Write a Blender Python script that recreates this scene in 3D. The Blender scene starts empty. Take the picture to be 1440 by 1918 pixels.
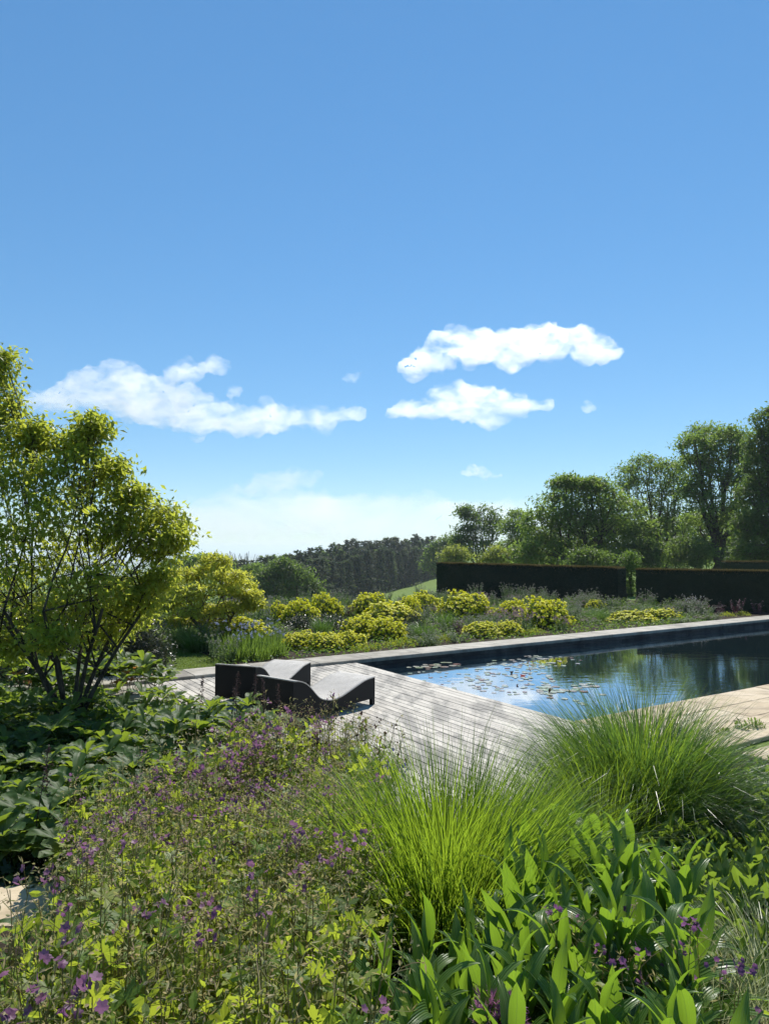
import bpy, math, random
import numpy as np
from mathutils import Vector, Matrix, noise as mnoise

random.seed(7)
RAD = math.radians
PI = math.pi
S = bpy.context.scene
COL = S.collection

# ------------------------------------------------------------------ camera, light, exposure
CAM_H = 2.5
PITCH = RAD(2.95)
FPX = 1320.0                      # focal length in pixels of the 1440 x 1918 photograph
cam_d = bpy.data.cameras.new('camera')
cam = bpy.data.objects.new('camera', cam_d)
COL.objects.link(cam)
cam.location = (0, 0, CAM_H)
cam.rotation_euler = (RAD(90) + PITCH, 0, 0)
cam_d.sensor_fit = 'VERTICAL'
cam_d.sensor_height = 24.0
cam_d.lens = 24.0 * FPX / 1918.0
cam_d.clip_start = 0.05
cam_d.clip_end = 80000
S.camera = cam

SUN_EL, SUN_AZ = RAD(52), RAD(15)      # azimuth clockwise from +Y (straight ahead)
W = bpy.data.worlds.new('World')
S.world = W
W.use_nodes = True
wn = W.node_tree
wn.nodes.clear()
sky = wn.nodes.new('ShaderNodeTexSky')
sky.sky_type = 'NISHITA'
sky.sun_disc = False
sky.sun_elevation = SUN_EL
sky.sun_rotation = SUN_AZ
sky.altitude = 150
sky.air_density = 1.0
sky.dust_density = 0.0
sky.ozone_density = 3.6
bg = wn.nodes.new('ShaderNodeBackground')
bg.inputs['Strength'].default_value = 0.16
wo = wn.nodes.new('ShaderNodeOutputWorld')
hs = wn.nodes.new('ShaderNodeHueSaturation'); hs.inputs['Saturation'].default_value = 1.27; hs.inputs['Hue'].default_value = .499
gm = wn.nodes.new('ShaderNodeGamma'); gm.inputs['Gamma'].default_value = .68      # eases the step from zenith to horizon all round
wn.links.new(sky.outputs[0], gm.inputs['Color'])
wb = wn.nodes.new('ShaderNodeMix'); wb.data_type = 'RGBA'; wb.blend_type = 'MULTIPLY'; wb.inputs[0].default_value = 1.0; wb.inputs[7].default_value = (.89, 1.0, 1.09, 1)
wn.links.new(gm.outputs[0], wb.inputs[6]); wn.links.new(wb.outputs[2], hs.inputs['Color'])
wn.links.new(hs.outputs[0], bg.inputs['Color'])
wn.links.new(bg.outputs[0], wo.inputs['Surface'])

sd = bpy.data.lights.new('sun', 'SUN')
sd.energy = 5.0
sd.angle = RAD(0.5)
sd.color = (1.0, 0.955, 0.88)
sun = bpy.data.objects.new('sun', sd)
COL.objects.link(sun)
sdir = Vector((math.sin(SUN_AZ) * math.cos(SUN_EL), math.cos(SUN_AZ) * math.cos(SUN_EL), math.sin(SUN_EL)))
sun.rotation_euler = sdir.to_track_quat('Z', 'Y').to_euler()
sun.location = (0, 0, 40)

S.view_settings.view_transform = 'Standard'
S.view_settings.look = 'None'
S.view_settings.exposure = 0.42
S.view_settings.gamma = 1.0
S.view_settings.use_curve_mapping = False
S.render.engine = 'CYCLES'
cy = S.cycles
cy.max_bounces = 9
cy.diffuse_bounces = 3
cy.glossy_bounces = 3
cy.transmission_bounces = 5
cy.transparent_max_bounces = 6
cy.volume_bounces = 6
cy.use_denoising = True
cy.use_adaptive_sampling = True
cy.adaptive_threshold = 0.015
cy.sample_clamp_indirect = 8
cy.caustics_reflective = False
cy.caustics_refractive = False

# ------------------------------------------------------------------ geometry helpers
def ray(px, py):
    f = np.array([0, math.cos(PITCH), math.sin(PITCH)])
    u = np.array([0, -math.sin(PITCH), math.cos(PITCH)])
    return f * FPX + np.array([1.0, 0, 0]) * (px - 720) + u * (959 - py)
def gz(px, py, z=0.0):             # a photograph pixel -> place on the level z
    r = ray(px, py)
    t = (z - CAM_H) / r[2]
    return np.array([r[0] * t, r[1] * t, z])
def gd(px, py, d):                 # a photograph pixel -> place at distance d
    r = ray(px, py)
    return np.array([0, 0, CAM_H]) + r * (d / r[1])

def nrm(a):
    return a / np.maximum(np.linalg.norm(a, axis=-1, keepdims=True), 1e-9)

class Geo:
    def __init__(s):
        s.V, s.F, s.M, s.n = [], [], [], 0
    def add(s, V, F, mat=0):
        V = np.asarray(V, float).reshape(-1, 3)
        F = np.asarray(F, int)
        if len(V) == 0 or len(F) == 0: return s
        s.V.append(V); s.F.append(F + s.n); s.M.append(mat); s.n += len(V)
        return s
    def box(s, x0, x1, y0, y1, z0, z1, mat=0):
        V = [(x0,y0,z0),(x1,y0,z0),(x1,y1,z0),(x0,y1,z0),(x0,y0,z1),(x1,y0,z1),(x1,y1,z1),(x0,y1,z1)]
        F = [(0,3,2,1),(4,5,6,7),(0,1,5,4),(1,2,6,5),(2,3,7,6),(3,0,4,7)]
        return s.add(V, F, mat)
    def mesh(s, name, mats, smooth=False):
        me = bpy.data.meshes.new(name)
        V = np.concatenate(s.V)
        me.vertices.add(len(V)); me.vertices.foreach_set('co', V.astype(np.float32).ravel())
        loops, tot, mi = [], [], []
        for F, m in zip(s.F, s.M):
            loops.append(F.ravel()); tot.append(np.full(len(F), F.shape[1])); mi.append(np.full(len(F), m))
        loops = np.concatenate(loops); tot = np.concatenate(tot); mi = np.concatenate(mi)
        me.loops.add(len(loops)); me.loops.foreach_set('vertex_index', loops.astype(np.int32))
        me.polygons.add(len(tot))
        st = np.concatenate([[0], np.cumsum(tot)[:-1]])
        me.polygons.foreach_set('loop_start', st.astype(np.int32))
        me.polygons.foreach_set('loop_total', tot.astype(np.int32))
        me.polygons.foreach_set('material_index', mi.astype(np.int32))
        me.polygons.foreach_set('use_smooth', np.full(len(tot), bool(smooth)))
        for m in (mats if isinstance(mats, (list, tuple)) else [mats]): me.materials.append(m)
        me.update(calc_edges=True)
        return me

def link(name, me, parent=None, loc=None, rz=0.0):
    o = bpy.data.objects.new(name, me)
    COL.objects.link(o)
    if parent is not None: o.parent = parent
    if loc is not None: o.location = [float(a) for a in loc]
    if rz: o.rotation_euler = (0, 0, rz)
    if parent is not None and name in JOINED: o['kind'] = 'stuff'
    return o
JOINED = {'foliage', 'buds', 'flowers', 'flower_heads', 'florets', 'leaves', 'new_growth', 'blades', 'loose_blades', 'dark_blades', 'bright_blades', 'arching_blades', 'green_blades', 'straw_blades', 'pedicels', 'stems', 'flower_spike'}
ORD = ['', 'first', 'second', 'third', 'fourth', 'fifth', 'sixth', 'seventh', 'eighth', 'ninth', 'tenth', 'eleventh', 'twelfth', 'thirteenth', 'fourteenth', 'fifteenth', 'sixteenth', 'seventeenth', 'eighteenth', 'nineteenth', 'twentieth']
NUM = ['', 'one', 'two', 'three', 'four', 'five', 'six', 'seven', 'eight', 'nine', 'ten', 'eleven', 'twelve', 'thirteen', 'fourteen']
TENS = {2: 'twenty', 3: 'thirty', 4: 'forty', 5: 'fifty'}
def nth(n):
    if n <= 20: return ORD[n]
    return TENS[n // 10] + ('-' + ORD[n % 10] if n % 10 else 'th').replace('yth', 'ieth')
def rank(items, rows, text):
    """items: (object, across, depth, look); tells alike plants apart by row (nearest first) and by count from the left"""
    items = sorted(items, key=lambda t: t[2]); n = len(items); k = 0
    per = int(math.ceil(n / rows))
    for r_ in range(rows):
        row = sorted(items[r_ * per:(r_ + 1) * per], key=lambda t: t[1])
        for j, it in enumerate(row):
            it[0]['label'] = it[3] + ', ' + nth(j + 1) + ' from left in ' + ('the nearest row' if r_ == 0 else 'row ' + NUM[r_ + 1]) + (' ' + text if text else '')
def tag(o, label, cat, group=None, kind=None):
    if label: o['label'] = label
    if cat: o['category'] = cat
    if group: o['group'] = group
    if kind: o['kind'] = kind
    return o
def thing(name, label, cat, loc=(0, 0, 0), rz=0.0, group=None):
    return tag(link(name, None, None, loc, rz), label, cat, group)
def struct(name, me, loc=None, rz=0.0):
    o = link(name, me, None, loc, rz); o['kind'] = 'structure'
    return o
CH = {}
def kids(o):
    if o.name not in CH: CH[o.name] = list(o.children)
    return CH[o.name]
def dup(root, loc, rz=0.0, sc=1.0, label=None, group=None, tilt=(0, 0)):
    r = root.copy(); COL.objects.link(r)
    r.location = [float(a) for a in loc]; r.rotation_euler = (tilt[0], tilt[1], rz)
    r.scale = (sc, sc, sc) if np.isscalar(sc) else sc
    if label: r['label'] = label
    if group: r['group'] = group
    for ch in kids(root):
        c = ch.copy(); COL.objects.link(c); c.parent = r
        for g in kids(ch):
            d = g.copy(); COL.objects.link(d); d.parent = c
    return r
class Kind:                        # a set of built variants; the first uses take the originals, later ones copy them
    def __init__(s, protos): s.p, s.used = protos, set()
    def put(s, i, loc, rz=0.0, sc=1.0, label=None, group=None, tilt=(0, 0)):
        i %= len(s.p); o = s.p[i]
        if i not in s.used:
            kids(o); s.used.add(i)
            o.location = [float(a) for a in loc]; o.rotation_euler = (tilt[0], tilt[1], rz)
            o.scale = (sc, sc, sc) if np.isscalar(sc) else sc
            if label: o['label'] = label
            if group: o['group'] = group
            return o
        return dup(o, loc, rz, sc, label, group, tilt)
    def drop_unused(s):
        for i, o in enumerate(s.p):
            if i not in s.used:
                for c in list(o.children):
                    for g in list(c.children): bpy.data.objects.remove(g)
                    bpy.data.objects.remove(c)
                bpy.data.objects.remove(o)

def inst(TV, TF, P, D, N, Sc):
    TV = np.asarray(TV, float); TF = np.asarray(TF, int)
    n, m = len(P), len(TV)
    Y = nrm(D); X = nrm(np.cross(Y, N)); Z = np.cross(X, Y)
    Sc = np.asarray(Sc, float)
    if Sc.ndim == 1: Sc = np.repeat(Sc[:, None], 3, 1)
    V = (P[:, None, :] + TV[None, :, 0:1] * (X * Sc[:, 0:1])[:, None, :] + TV[None, :, 1:2] * (Y * Sc[:, 1:2])[:, None, :]
         + TV[None, :, 2:3] * (Z * Sc[:, 2:3])[:, None, :])
    F = (TF[None] + (np.arange(n) * m)[:, None, None]).reshape(-1, TF.shape[1])
    return V.reshape(-1, 3), F

def tubes(P, R, sides=5):
    P = np.asarray(P, float); n, k, _ = P.shape
    T = nrm(np.gradient(P, axis=1))
    tot = nrm(P[:, -1] - P[:, 0])
    ref = np.where(np.abs(tot[:, 2:3]) > .7, np.array([[1.0, .13, 0]]), np.array([[0, .1, 1.0]]))[:, None, :]
    A = nrm(np.cross(T, np.broadcast_to(ref, T.shape))); B = np.cross(T, A)
    ang = np.arange(sides) * 2 * PI / sides
    V = P[:, :, None, :] + (A[:, :, None, :] * np.cos(ang)[None, None, :, None] + B[:, :, None, :] * np.sin(ang)[None, None, :, None]) * np.asarray(R, float)[:, :, None, None]
    a = np.arange(sides); b = (a + 1) % sides
    r0 = np.arange(k - 1)[:, None] * sides
    q = np.stack([r0 + a, r0 + b, r0 + sides + b, r0 + sides + a], -1).reshape(-1, 4)
    F = (q[None] + (np.arange(n) * k * sides)[:, None, None]).reshape(-1, 4)
    return V.reshape(-1, 3), F
def ribbons(P, Wd, side):
    n, k, _ = P.shape
    s = side[:, None, :] if side.ndim == 2 else side
    L = P - s * Wd[:, :, None] * .5; Rr = P + s * Wd[:, :, None] * .5
    V = np.stack([L, Rr], 2)
    r = np.arange(k - 1) * 2
    q = np.stack([r, r + 1, r + 3, r + 2], -1)
    F = (q[None] + (np.arange(n) * k * 2)[:, None, None]).reshape(-1, 4)
    return V.reshape(-1, 3), F

def rdir(rng, n, up=0.0):
    v = rng.normal(size=(n, 3)); v = nrm(v); v[:, 2] += up
    return nrm(v)

# templates: +Y is the long way, +Z the upper face
LD_V = [(0,0,0),(.2,.42,.05),(0,1,-.06),(-.2,.42,.05)]
LD_F = [(0,1,2),(0,2,3)]
LB_V = [(0,0,0),(.2,.25,.05),(.22,.6,.02),(0,1,-.16),(-.22,.6,.02),(-.2,.25,.05),(0,.5,-.02)]
LB_F = [(0,1,6),(1,2,6),(2,3,6),(3,4,6),(4,5,6),(5,0,6)]
def palm(lobes=5, tooth=.1, cup=.12):
    V, a0 = [(0,0,0)], []
    span = RAD(290)
    for i in range(lobes):
        c = -span / 2 + span * (i + .5) / lobes
        w = span / lobes
        for dt, r in ((-.47,.42),(-.34,.78),(-.2,.74),(-.1,.96),(0,1.05),(.1,.95),(.2,.73),(.34,.77)):
            a = c + dt * w
            V.append((math.sin(a) * r * .5, math.cos(a) * r * .5, cup * r * r * .5 * (1 if i % 2 else .4)))
    n = len(V)
    F = [(0, i, i + 1) for i in range(1, n - 1)]
    return V, F
PALM_V, PALM_F = palm()

def blade_mesh(L, Wd, nl, nw, droop, lift, fold, peak, wave=0.0, rib=0.0, seed=0, tip=1.0):
    """one broad leaf blade, base at the origin, running +Y and arching over"""
    rng = np.random.default_rng(seed)
    t = np.linspace(0, 1, nl + 1); s = np.linspace(-1, 1, nw + 1)
    ang = lift - droop * t ** 1.3
    dy = np.cos(ang) * L / nl; dz = np.sin(ang) * L / nl
    y = np.concatenate([[0], np.cumsum(dy[:-1])]); z = np.concatenate([[0], np.cumsum(dz[:-1])])
    p = peak
    w = (t + .02) ** (p) * (1.0 - t * .995) ** (tip); w = w / w.max() * Wd / 2
    ph = rng.uniform(0, 6)
    T, Sg = np.meshgrid(t, s, indexing='ij')
    X = w[:, None] * Sg
    Zc = z[:, None] + np.abs(Sg) * w[:, None] * fold + wave * Wd * np.sin(T * 14 + ph + Sg * 1.6) * np.abs(Sg) ** 1.5
    if rib: Zc = Zc + rib * np.cos(2 * PI * (T * nl * .5 - np.abs(Sg) * 1.4)) * (1 - np.abs(Sg) * .5)
    Yc = y[:, None] + 0 * Sg
    V = np.stack([X, Yc, Zc], -1).reshape(-1, 3)
    i = np.arange(nl)[:, None] * (nw + 1); j = np.arange(nw)[None]
    a = i + j
    F = np.stack([a, a + 1, a + nw + 2, a + nw + 1], -1).reshape(-1, 4)
    return V, F
def xform(V, M):
    V = np.asarray(V, float)
    A = np.array(M)
    return V @ A[:3, :3].T + A[:3, 3]
def M4(rx=0, ry=0, rz=0, t=(0, 0, 0), s=1.0):
    return Matrix.Translation(t) @ Matrix.Rotation(rz, 4, 'Z') @ Matrix.Rotation(ry, 4, 'Y') @ Matrix.Rotation(rx, 4, 'X') @ Matrix.Scale(s, 4)

# ------------------------------------------------------------------ materials
def newmat(name):
    m = bpy.data.materials.new(name); m.use_nodes = True
    nt = m.node_tree; nt.nodes.clear()
    out = nt.nodes.new('ShaderNodeOutputMaterial')
    return m, nt, out
def ramp(nt, fac, stops):
    r = nt.nodes.new('ShaderNodeValToRGB')
    el = r.color_ramp.elements
    while len(el) < len(stops): el.new(.5)
    for e, (p, c) in zip(el, stops): e.position = p; e.color = (c[0], c[1], c[2], 1)
    nt.links.new(fac, r.inputs[0])
    return r.outputs[0]
def tex_noise(nt, vec, scale, detail=4, rough=.55):
    n = nt.nodes.new('ShaderNodeTexNoise'); n.inputs['Scale'].default_value = scale
    n.inputs['Detail'].default_value = detail; n.inputs['Roughness'].default_value = rough
    if vec is not None: nt.links.new(vec, n.inputs['Vector'])
    return n.outputs['Fac']
def mapping(nt, vec, scale=(1, 1, 1), rot=(0, 0, 0)):
    mp = nt.nodes.new('ShaderNodeMapping'); mp.inputs['Scale'].default_value = scale; mp.inputs['Rotation'].default_value = rot
    nt.links.new(vec, mp.inputs['Vector']); return mp.outputs[0]
def mixc(nt, fac, a, b, mode='MIX'):
    m = nt.nodes.new('ShaderNodeMix'); m.data_type = 'RGBA'; m.blend_type = mode
    for k, v in ((0, fac), (6, a), (7, b)):
        if hasattr(v, 'links') or hasattr(v, 'is_linked'): nt.links.new(v, m.inputs[k])
        elif k == 0: m.inputs[0].default_value = v
        else: m.inputs[k].default_value = (*v, 1)
    return m.outputs[2]
def math_n(nt, op, a, b=None, clamp=False):
    m = nt.nodes.new('ShaderNodeMath'); m.operation = op; m.use_clamp = clamp
    for k, v in ((0, a), (1, b)):
        if v is None: continue
        if hasattr(v, 'is_linked'): nt.links.new(v, m.inputs[k])
        else: m.inputs[k].default_value = v
    return m.outputs[0]

def leaf_mat(name, cols, trans, tf=.45, rough=.45, spec=.35, vein=None, wear=None):
    """cols: reflect colours picked per leaf; trans: the colour light takes when it passes through"""
    m, nt, out = newmat(name)
    g = nt.nodes.new('ShaderNodeNewGeometry')
    oi = nt.nodes.new('ShaderNodeObjectInfo')
    f = math_n(nt, 'FRACT', math_n(nt, 'ADD', g.outputs['Random Per Island'], math_n(nt, 'MULTIPLY', oi.outputs['Random'], .6)))
    stops = [(i / max(1, len(cols) - 1), c) for i, c in enumerate(cols)]
    c = ramp(nt, f, stops)
    n = tex_noise(nt, g.outputs['Position'], 3.0, 2)
    c = mixc(nt, math_n(nt, 'MULTIPLY', n, .5), c, tuple(x * .45 for x in cols[0]))
    pr = nt.nodes.new('ShaderNodeBsdfPrincipled')
    pr.inputs['Roughness'].default_value = rough
    pr.inputs['Specular IOR Level'].default_value = spec
    tcol = mixc(nt, .55, trans, c, 'MIX')
    if vein:
        tc = nt.nodes.new('ShaderNodeTexCoord')
        mv = mapping(nt, tc.outputs['Object'], vein[0])
        wv = nt.nodes.new('ShaderNodeTexWave'); wv.inputs['Scale'].default_value = 1.0
        wv.bands_direction = vein[1]; wv.inputs['Distortion'].default_value = 1.5; wv.inputs['Detail'].default_value = 1
        nt.links.new(mv, wv.inputs['Vector'])
        bp = nt.nodes.new('ShaderNodeBump'); bp.inputs['Strength'].default_value = .5; bp.inputs['Distance'].default_value = .004
        sxx = nt.nodes.new('ShaderNodeSeparateXYZ'); nt.links.new(tc.outputs['Object'], sxx.inputs[0])
        mid = math_n(nt, 'SUBTRACT', 1.0, math_n(nt, 'MULTIPLY', math_n(nt, 'ABSOLUTE', sxx.outputs['X']), 520.0), True) if vein[1] == 'X' else None
        nt.links.new(wv.outputs['Fac'], bp.inputs['Height']); nt.links.new(bp.outputs[0], pr.inputs['Normal'])
        c = mixc(nt, math_n(nt, 'MULTIPLY', wv.outputs['Fac'], .42), c, tuple(min(1, x * 2.2) for x in cols[-1]))
        tcol = mixc(nt, math_n(nt, 'MULTIPLY', wv.outputs['Fac'], .45), tcol, tuple(x * .45 for x in trans))
        if mid is not None: c = mixc(nt, math_n(nt, 'MULTIPLY', mid, .8), c, (.22, .32, .10)); tcol = mixc(nt, math_n(nt, 'MULTIPLY', mid, .7), tcol, (.12, .2, .03))
    nt.links.new(c, pr.inputs['Base Color'])
    tr = nt.nodes.new('ShaderNodeBsdfTranslucent'); nt.links.new(tcol, tr.inputs['Color'])
    mx = nt.nodes.new('ShaderNodeMixShader'); mx.inputs[0].default_value = tf
    nt.links.new(pr.outputs[0], mx.inputs[1]); nt.links.new(tr.outputs[0], mx.inputs[2])
    nt.links.new(mx.outputs[0], out.inputs['Surface'])
    return m
def plain_mat(name, stops, scale=8, rough=.7, spec=.3, bump=.3, dist=.01, stretch=(1, 1, 1), obj=True, rnd=.5, metal=0):
    m, nt, out = newmat(name)
    tc = nt.nodes.new('ShaderNodeTexCoord'); oi = nt.nodes.new('ShaderNodeObjectInfo')
    v = mapping(nt, tc.outputs['Object'], stretch)
    n = tex_noise(nt, v, scale, 6, .6)
    f = math_n(nt, 'ADD', n, math_n(nt, 'MULTIPLY', math_n(nt, 'SUBTRACT', oi.outputs['Random'], .5), rnd * .5))
    c = ramp(nt, f, stops)
    pr = nt.nodes.new('ShaderNodeBsdfPrincipled'); pr.inputs['Roughness'].default_value = rough
    pr.inputs['Specular IOR Level'].default_value = spec; pr.inputs['Metallic'].default_value = metal
    nt.links.new(c, pr.inputs['Base Color'])
    if bump:
        n2 = tex_noise(nt, v, scale * 5, 4)
        bp = nt.nodes.new('ShaderNodeBump'); bp.inputs['Strength'].default_value = bump; bp.inputs['Distance'].default_value = dist
        nt.links.new(n2, bp.inputs['Height']); nt.links.new(bp.outputs[0], pr.inputs['Normal'])
    nt.links.new(pr.outputs[0], out.inputs['Surface'])
    return m

M = {}
M['bark'] = plain_mat('bark', [(.3, (.035,.028,.02)), (.7, (.12,.10,.075))], 14, .9, .1, .7, .02, (1, 1, .3))
M['twig'] = plain_mat('twig_bark', [(.3, (.06,.045,.03)), (.7, (.16,.125,.085))], 20, .8, .2, 0)
M['gold_leaf'] = leaf_mat('golden_leaf', [(.19,.25,.03), (.29,.33,.035), (.11,.18,.025), (.42,.41,.05)], (.90,.96,.10), .57, .42)
M['gold_leaf2'] = leaf_mat('yellow_leaf', [(.45,.48,.05), (.56,.55,.06), (.30,.36,.05)], (.95,.94,.12), .52, .45)
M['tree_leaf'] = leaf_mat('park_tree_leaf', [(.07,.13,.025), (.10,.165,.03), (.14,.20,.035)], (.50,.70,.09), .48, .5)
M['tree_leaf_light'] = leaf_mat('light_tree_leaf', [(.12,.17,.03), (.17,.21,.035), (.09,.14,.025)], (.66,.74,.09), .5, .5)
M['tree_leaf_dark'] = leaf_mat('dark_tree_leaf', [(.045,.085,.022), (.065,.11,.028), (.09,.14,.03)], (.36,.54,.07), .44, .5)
M['wood_leaf'] = leaf_mat('mixed_wood_leaf', [(.06,.10,.03), (.09,.13,.04), (.05,.08,.03)], (.28,.40,.09), .4, .6, .2)
M['conifer'] = leaf_mat('pine_needles', [(.03,.055,.032), (.045,.07,.038), (.075,.09,.045)], (.14,.20,.07), .28, .7, .15)
M['larch'] = leaf_mat('larch_needles', [(.07,.085,.045), (.09,.09,.055), (.07,.075,.05)], (.2,.22,.09), .3, .7, .15)
M['yew'] = leaf_mat('yew_leaf', [(.018,.032,.018), (.028,.044,.022), (.042,.052,.024)], (.03,.045,.012), .12, .7, .12)
M['yew_tip'] = leaf_mat('yew_new_growth', [(.10,.075,.025), (.14,.10,.03), (.07,.08,.025)], (.26,.2,.06), .3, .6)
M['rodg'] = leaf_mat('rodgersia_leaf', [(.045,.085,.02), (.065,.115,.025), (.035,.07,.025)], (.55,.72,.05), .46, .5, .25, vein=((6, 14, 6), 'DIAGONAL'))
M['rodg_bronze'] = leaf_mat('bronze_leaf', [(.2,.09,.02), (.28,.12,.025), (.14,.12,.02)], (.65,.30,.05), .45, .45)
M['lance'] = leaf_mat('lance_leaf', [(.04,.10,.02), (.06,.13,.022), (.03,.075,.025), (.09,.15,.03)], (.50,.80,.04), .48, .34, .55, vein=((44, 1, 1), 'X'))
M['lance2'] = leaf_mat('low_leaf', [(.05,.10,.022), (.08,.14,.03), (.04,.08,.025)], (.50,.70,.05), .46, .45, .3)
M['grass'] = leaf_mat('grass_blade', [(.09,.17,.02), (.13,.22,.025), (.18,.26,.03), (.07,.14,.02)], (.60,.84,.04), .5, .45, .4)
M['grass_dark'] = leaf_mat('dark_grass_blade', [(.045,.10,.022), (.07,.14,.03), (.10,.17,.045)], (.28,.50,.06), .40, .36, .55)
M['stipa'] = leaf_mat('pale_grass_blade', [(.36,.38,.18), (.26,.31,.12), (.46,.45,.25)], (.75,.76,.35), .4, .4, .4)
M['ger_leaf'] = leaf_mat('geranium_leaf', [(.09,.17,.025), (.15,.23,.03), (.30,.33,.035), (.05,.11,.022)], (.82,.95,.07), .52, .5)
M['ger_stem'] = leaf_mat('geranium_stem', [(.24,.22,.08), (.30,.28,.10), (.17,.21,.06), (.32,.22,.12)], (.6,.5,.18), .35, .6)
M['ger_bud'] = leaf_mat('geranium_seedhead', [(.34,.34,.11), (.44,.32,.22), (.24,.32,.07), (.30,.15,.14)], (.75,.62,.26), .42, .6)
M['ger_flower'] = leaf_mat('purple_petal', [(.15,.055,.14), (.21,.09,.19), (.09,.035,.10)], (.44,.18,.42), .45, .5)
M['ger_flower_pink'] = leaf_mat('mauve_petal', [(.22,.09,.18), (.30,.14,.24), (.15,.06,.12)], (.5,.24,.42), .4, .5)
M['dark_bud'] = leaf_mat('dark_seedhead', [(.055,.03,.03), (.085,.045,.045), (.06,.05,.03)], (.14,.07,.06), .3, .6)
M['blue_flower'] = leaf_mat('blue_petal', [(.05,.05,.28), (.09,.09,.36), (.04,.04,.2)], (.2,.2,.6), .4, .5)
M['iris_flower'] = leaf_mat('pale_blue_petal', [(.26,.30,.50), (.40,.44,.62), (.18,.22,.42)], (.5,.55,.75), .4, .5)
M['euph'] = leaf_mat('euphorbia_bract', [(.70,.70,.015), (.84,.78,.015), (.54,.64,.02), (.82,.66,.012)], (.98,.98,.03), .42, .55)
M['euph_leaf'] = leaf_mat('euphorbia_leaf', [(.07,.12,.03), (.10,.16,.03), (.055,.10,.035)], (.30,.42,.05), .38, .5)
M['lime_leaf'] = leaf_mat('lime_leaf', [(.24,.30,.02), (.32,.36,.03), (.18,.25,.02)], (.65,.72,.05), .45, .5)
M['grey_leaf'] = leaf_mat('grey_green_leaf', [(.09,.15,.05), (.12,.19,.07), (.16,.22,.10), (.07,.12,.04)], (.34,.50,.14), .4, .55)
M['mid_leaf'] = leaf_mat('mid_green_leaf', [(.06,.12,.025), (.09,.16,.03), (.12,.19,.04)], (.40,.60,.07), .44, .5)
M['dark_leaf'] = leaf_mat('dark_shrub_leaf', [(.02,.035,.022), (.035,.05,.025), (.09,.08,.035)], (.09,.12,.03), .25, .35, .6)
M['purple_leaf'] = leaf_mat('purple_leaf', [(.07,.035,.045), (.10,.05,.06), (.045,.03,.03)], (.22,.08,.10), .3, .5)
M['pink_flower'] = leaf_mat('pink_bloom', [(.30,.18,.20), (.40,.28,.30), (.20,.12,.13)], (.45,.3,.34), .35, .6)
M['white_flower'] = leaf_mat('white_bloom', [(.5,.5,.5), (.6,.6,.58)], (.7,.7,.7), .35, .6)
M['umbel'] = leaf_mat('grey_bud', [(.24,.24,.20), (.32,.30,.26), (.18,.19,.13)], (.45,.42,.35), .35, .6)
M['blue_green'] = leaf_mat('blue_green_leaf', [(.075,.13,.085), (.10,.16,.11), (.06,.11,.07)], (.22,.34,.14), .35, .5)
M['allium'] = leaf_mat('allium_floret', [(.34,.12,.26), (.42,.18,.34), (.55,.34,.46)], (.55,.22,.42), .35, .5)
M['dead_leaf'] = leaf_mat('fallen_leaf', [(.10,.07,.04), (.16,.12,.07), (.07,.06,.035), (.05,.07,.02)], (.2,.14,.06), .2, .8)
M['soil'] = plain_mat('bed_soil', [(.3, (.018,.014,.010)), (.7, (.05,.038,.026))], 9, .95, .1, .8, .03)

def deck_mat():
    m, nt, out = newmat('weathered_deck_board')
    tc = nt.nodes.new('ShaderNodeTexCoord'); oi = nt.nodes.new('ShaderNodeObjectInfo'); g = nt.nodes.new('ShaderNodeNewGeometry')
    v = mapping(nt, tc.outputs['Object'], (34, 1.4, 8))
    add = nt.nodes.new('ShaderNodeVectorMath'); add.operation = 'ADD'
    cmb = nt.nodes.new('ShaderNodeCombineXYZ'); nt.links.new(math_n(nt, 'MULTIPLY', oi.outputs['Random'], 57.0), cmb.inputs[0])
    nt.links.new(v, add.inputs[0]); nt.links.new(cmb.outputs[0], add.inputs[1])
    grain = tex_noise(nt, add.outputs[0], 1.0, 7, .7)
    f = math_n(nt, 'ADD', grain, math_n(nt, 'MULTIPLY', math_n(nt, 'SUBTRACT', oi.outputs['Random'], .5), .16))
    c = ramp(nt, f, [(.28, (.13,.12,.10)), (.48, (.40,.365,.31)), (.72, (.60,.56,.48))])
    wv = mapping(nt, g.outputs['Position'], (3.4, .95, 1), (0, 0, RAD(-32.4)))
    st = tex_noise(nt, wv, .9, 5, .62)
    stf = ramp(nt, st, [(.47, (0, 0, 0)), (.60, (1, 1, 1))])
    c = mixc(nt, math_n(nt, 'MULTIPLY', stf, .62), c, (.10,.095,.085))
    pr = nt.nodes.new('ShaderNodeBsdfPrincipled'); pr.inputs['Roughness'].default_value = .72; pr.inputs['Specular IOR Level'].default_value = .35
    nt.links.new(c, pr.inputs['Base Color'])
    bp = nt.nodes.new('ShaderNodeBump'); bp.inputs['Strength'].default_value = .6; bp.inputs['Distance'].default_value = .004
    nt.links.new(grain, bp.inputs['Height']); nt.links.new(bp.outputs[0], pr.inputs['Normal'])
    nt.links.new(pr.outputs[0], out.inputs['Surface'])
    return m
M['deck'] = deck_mat()
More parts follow.
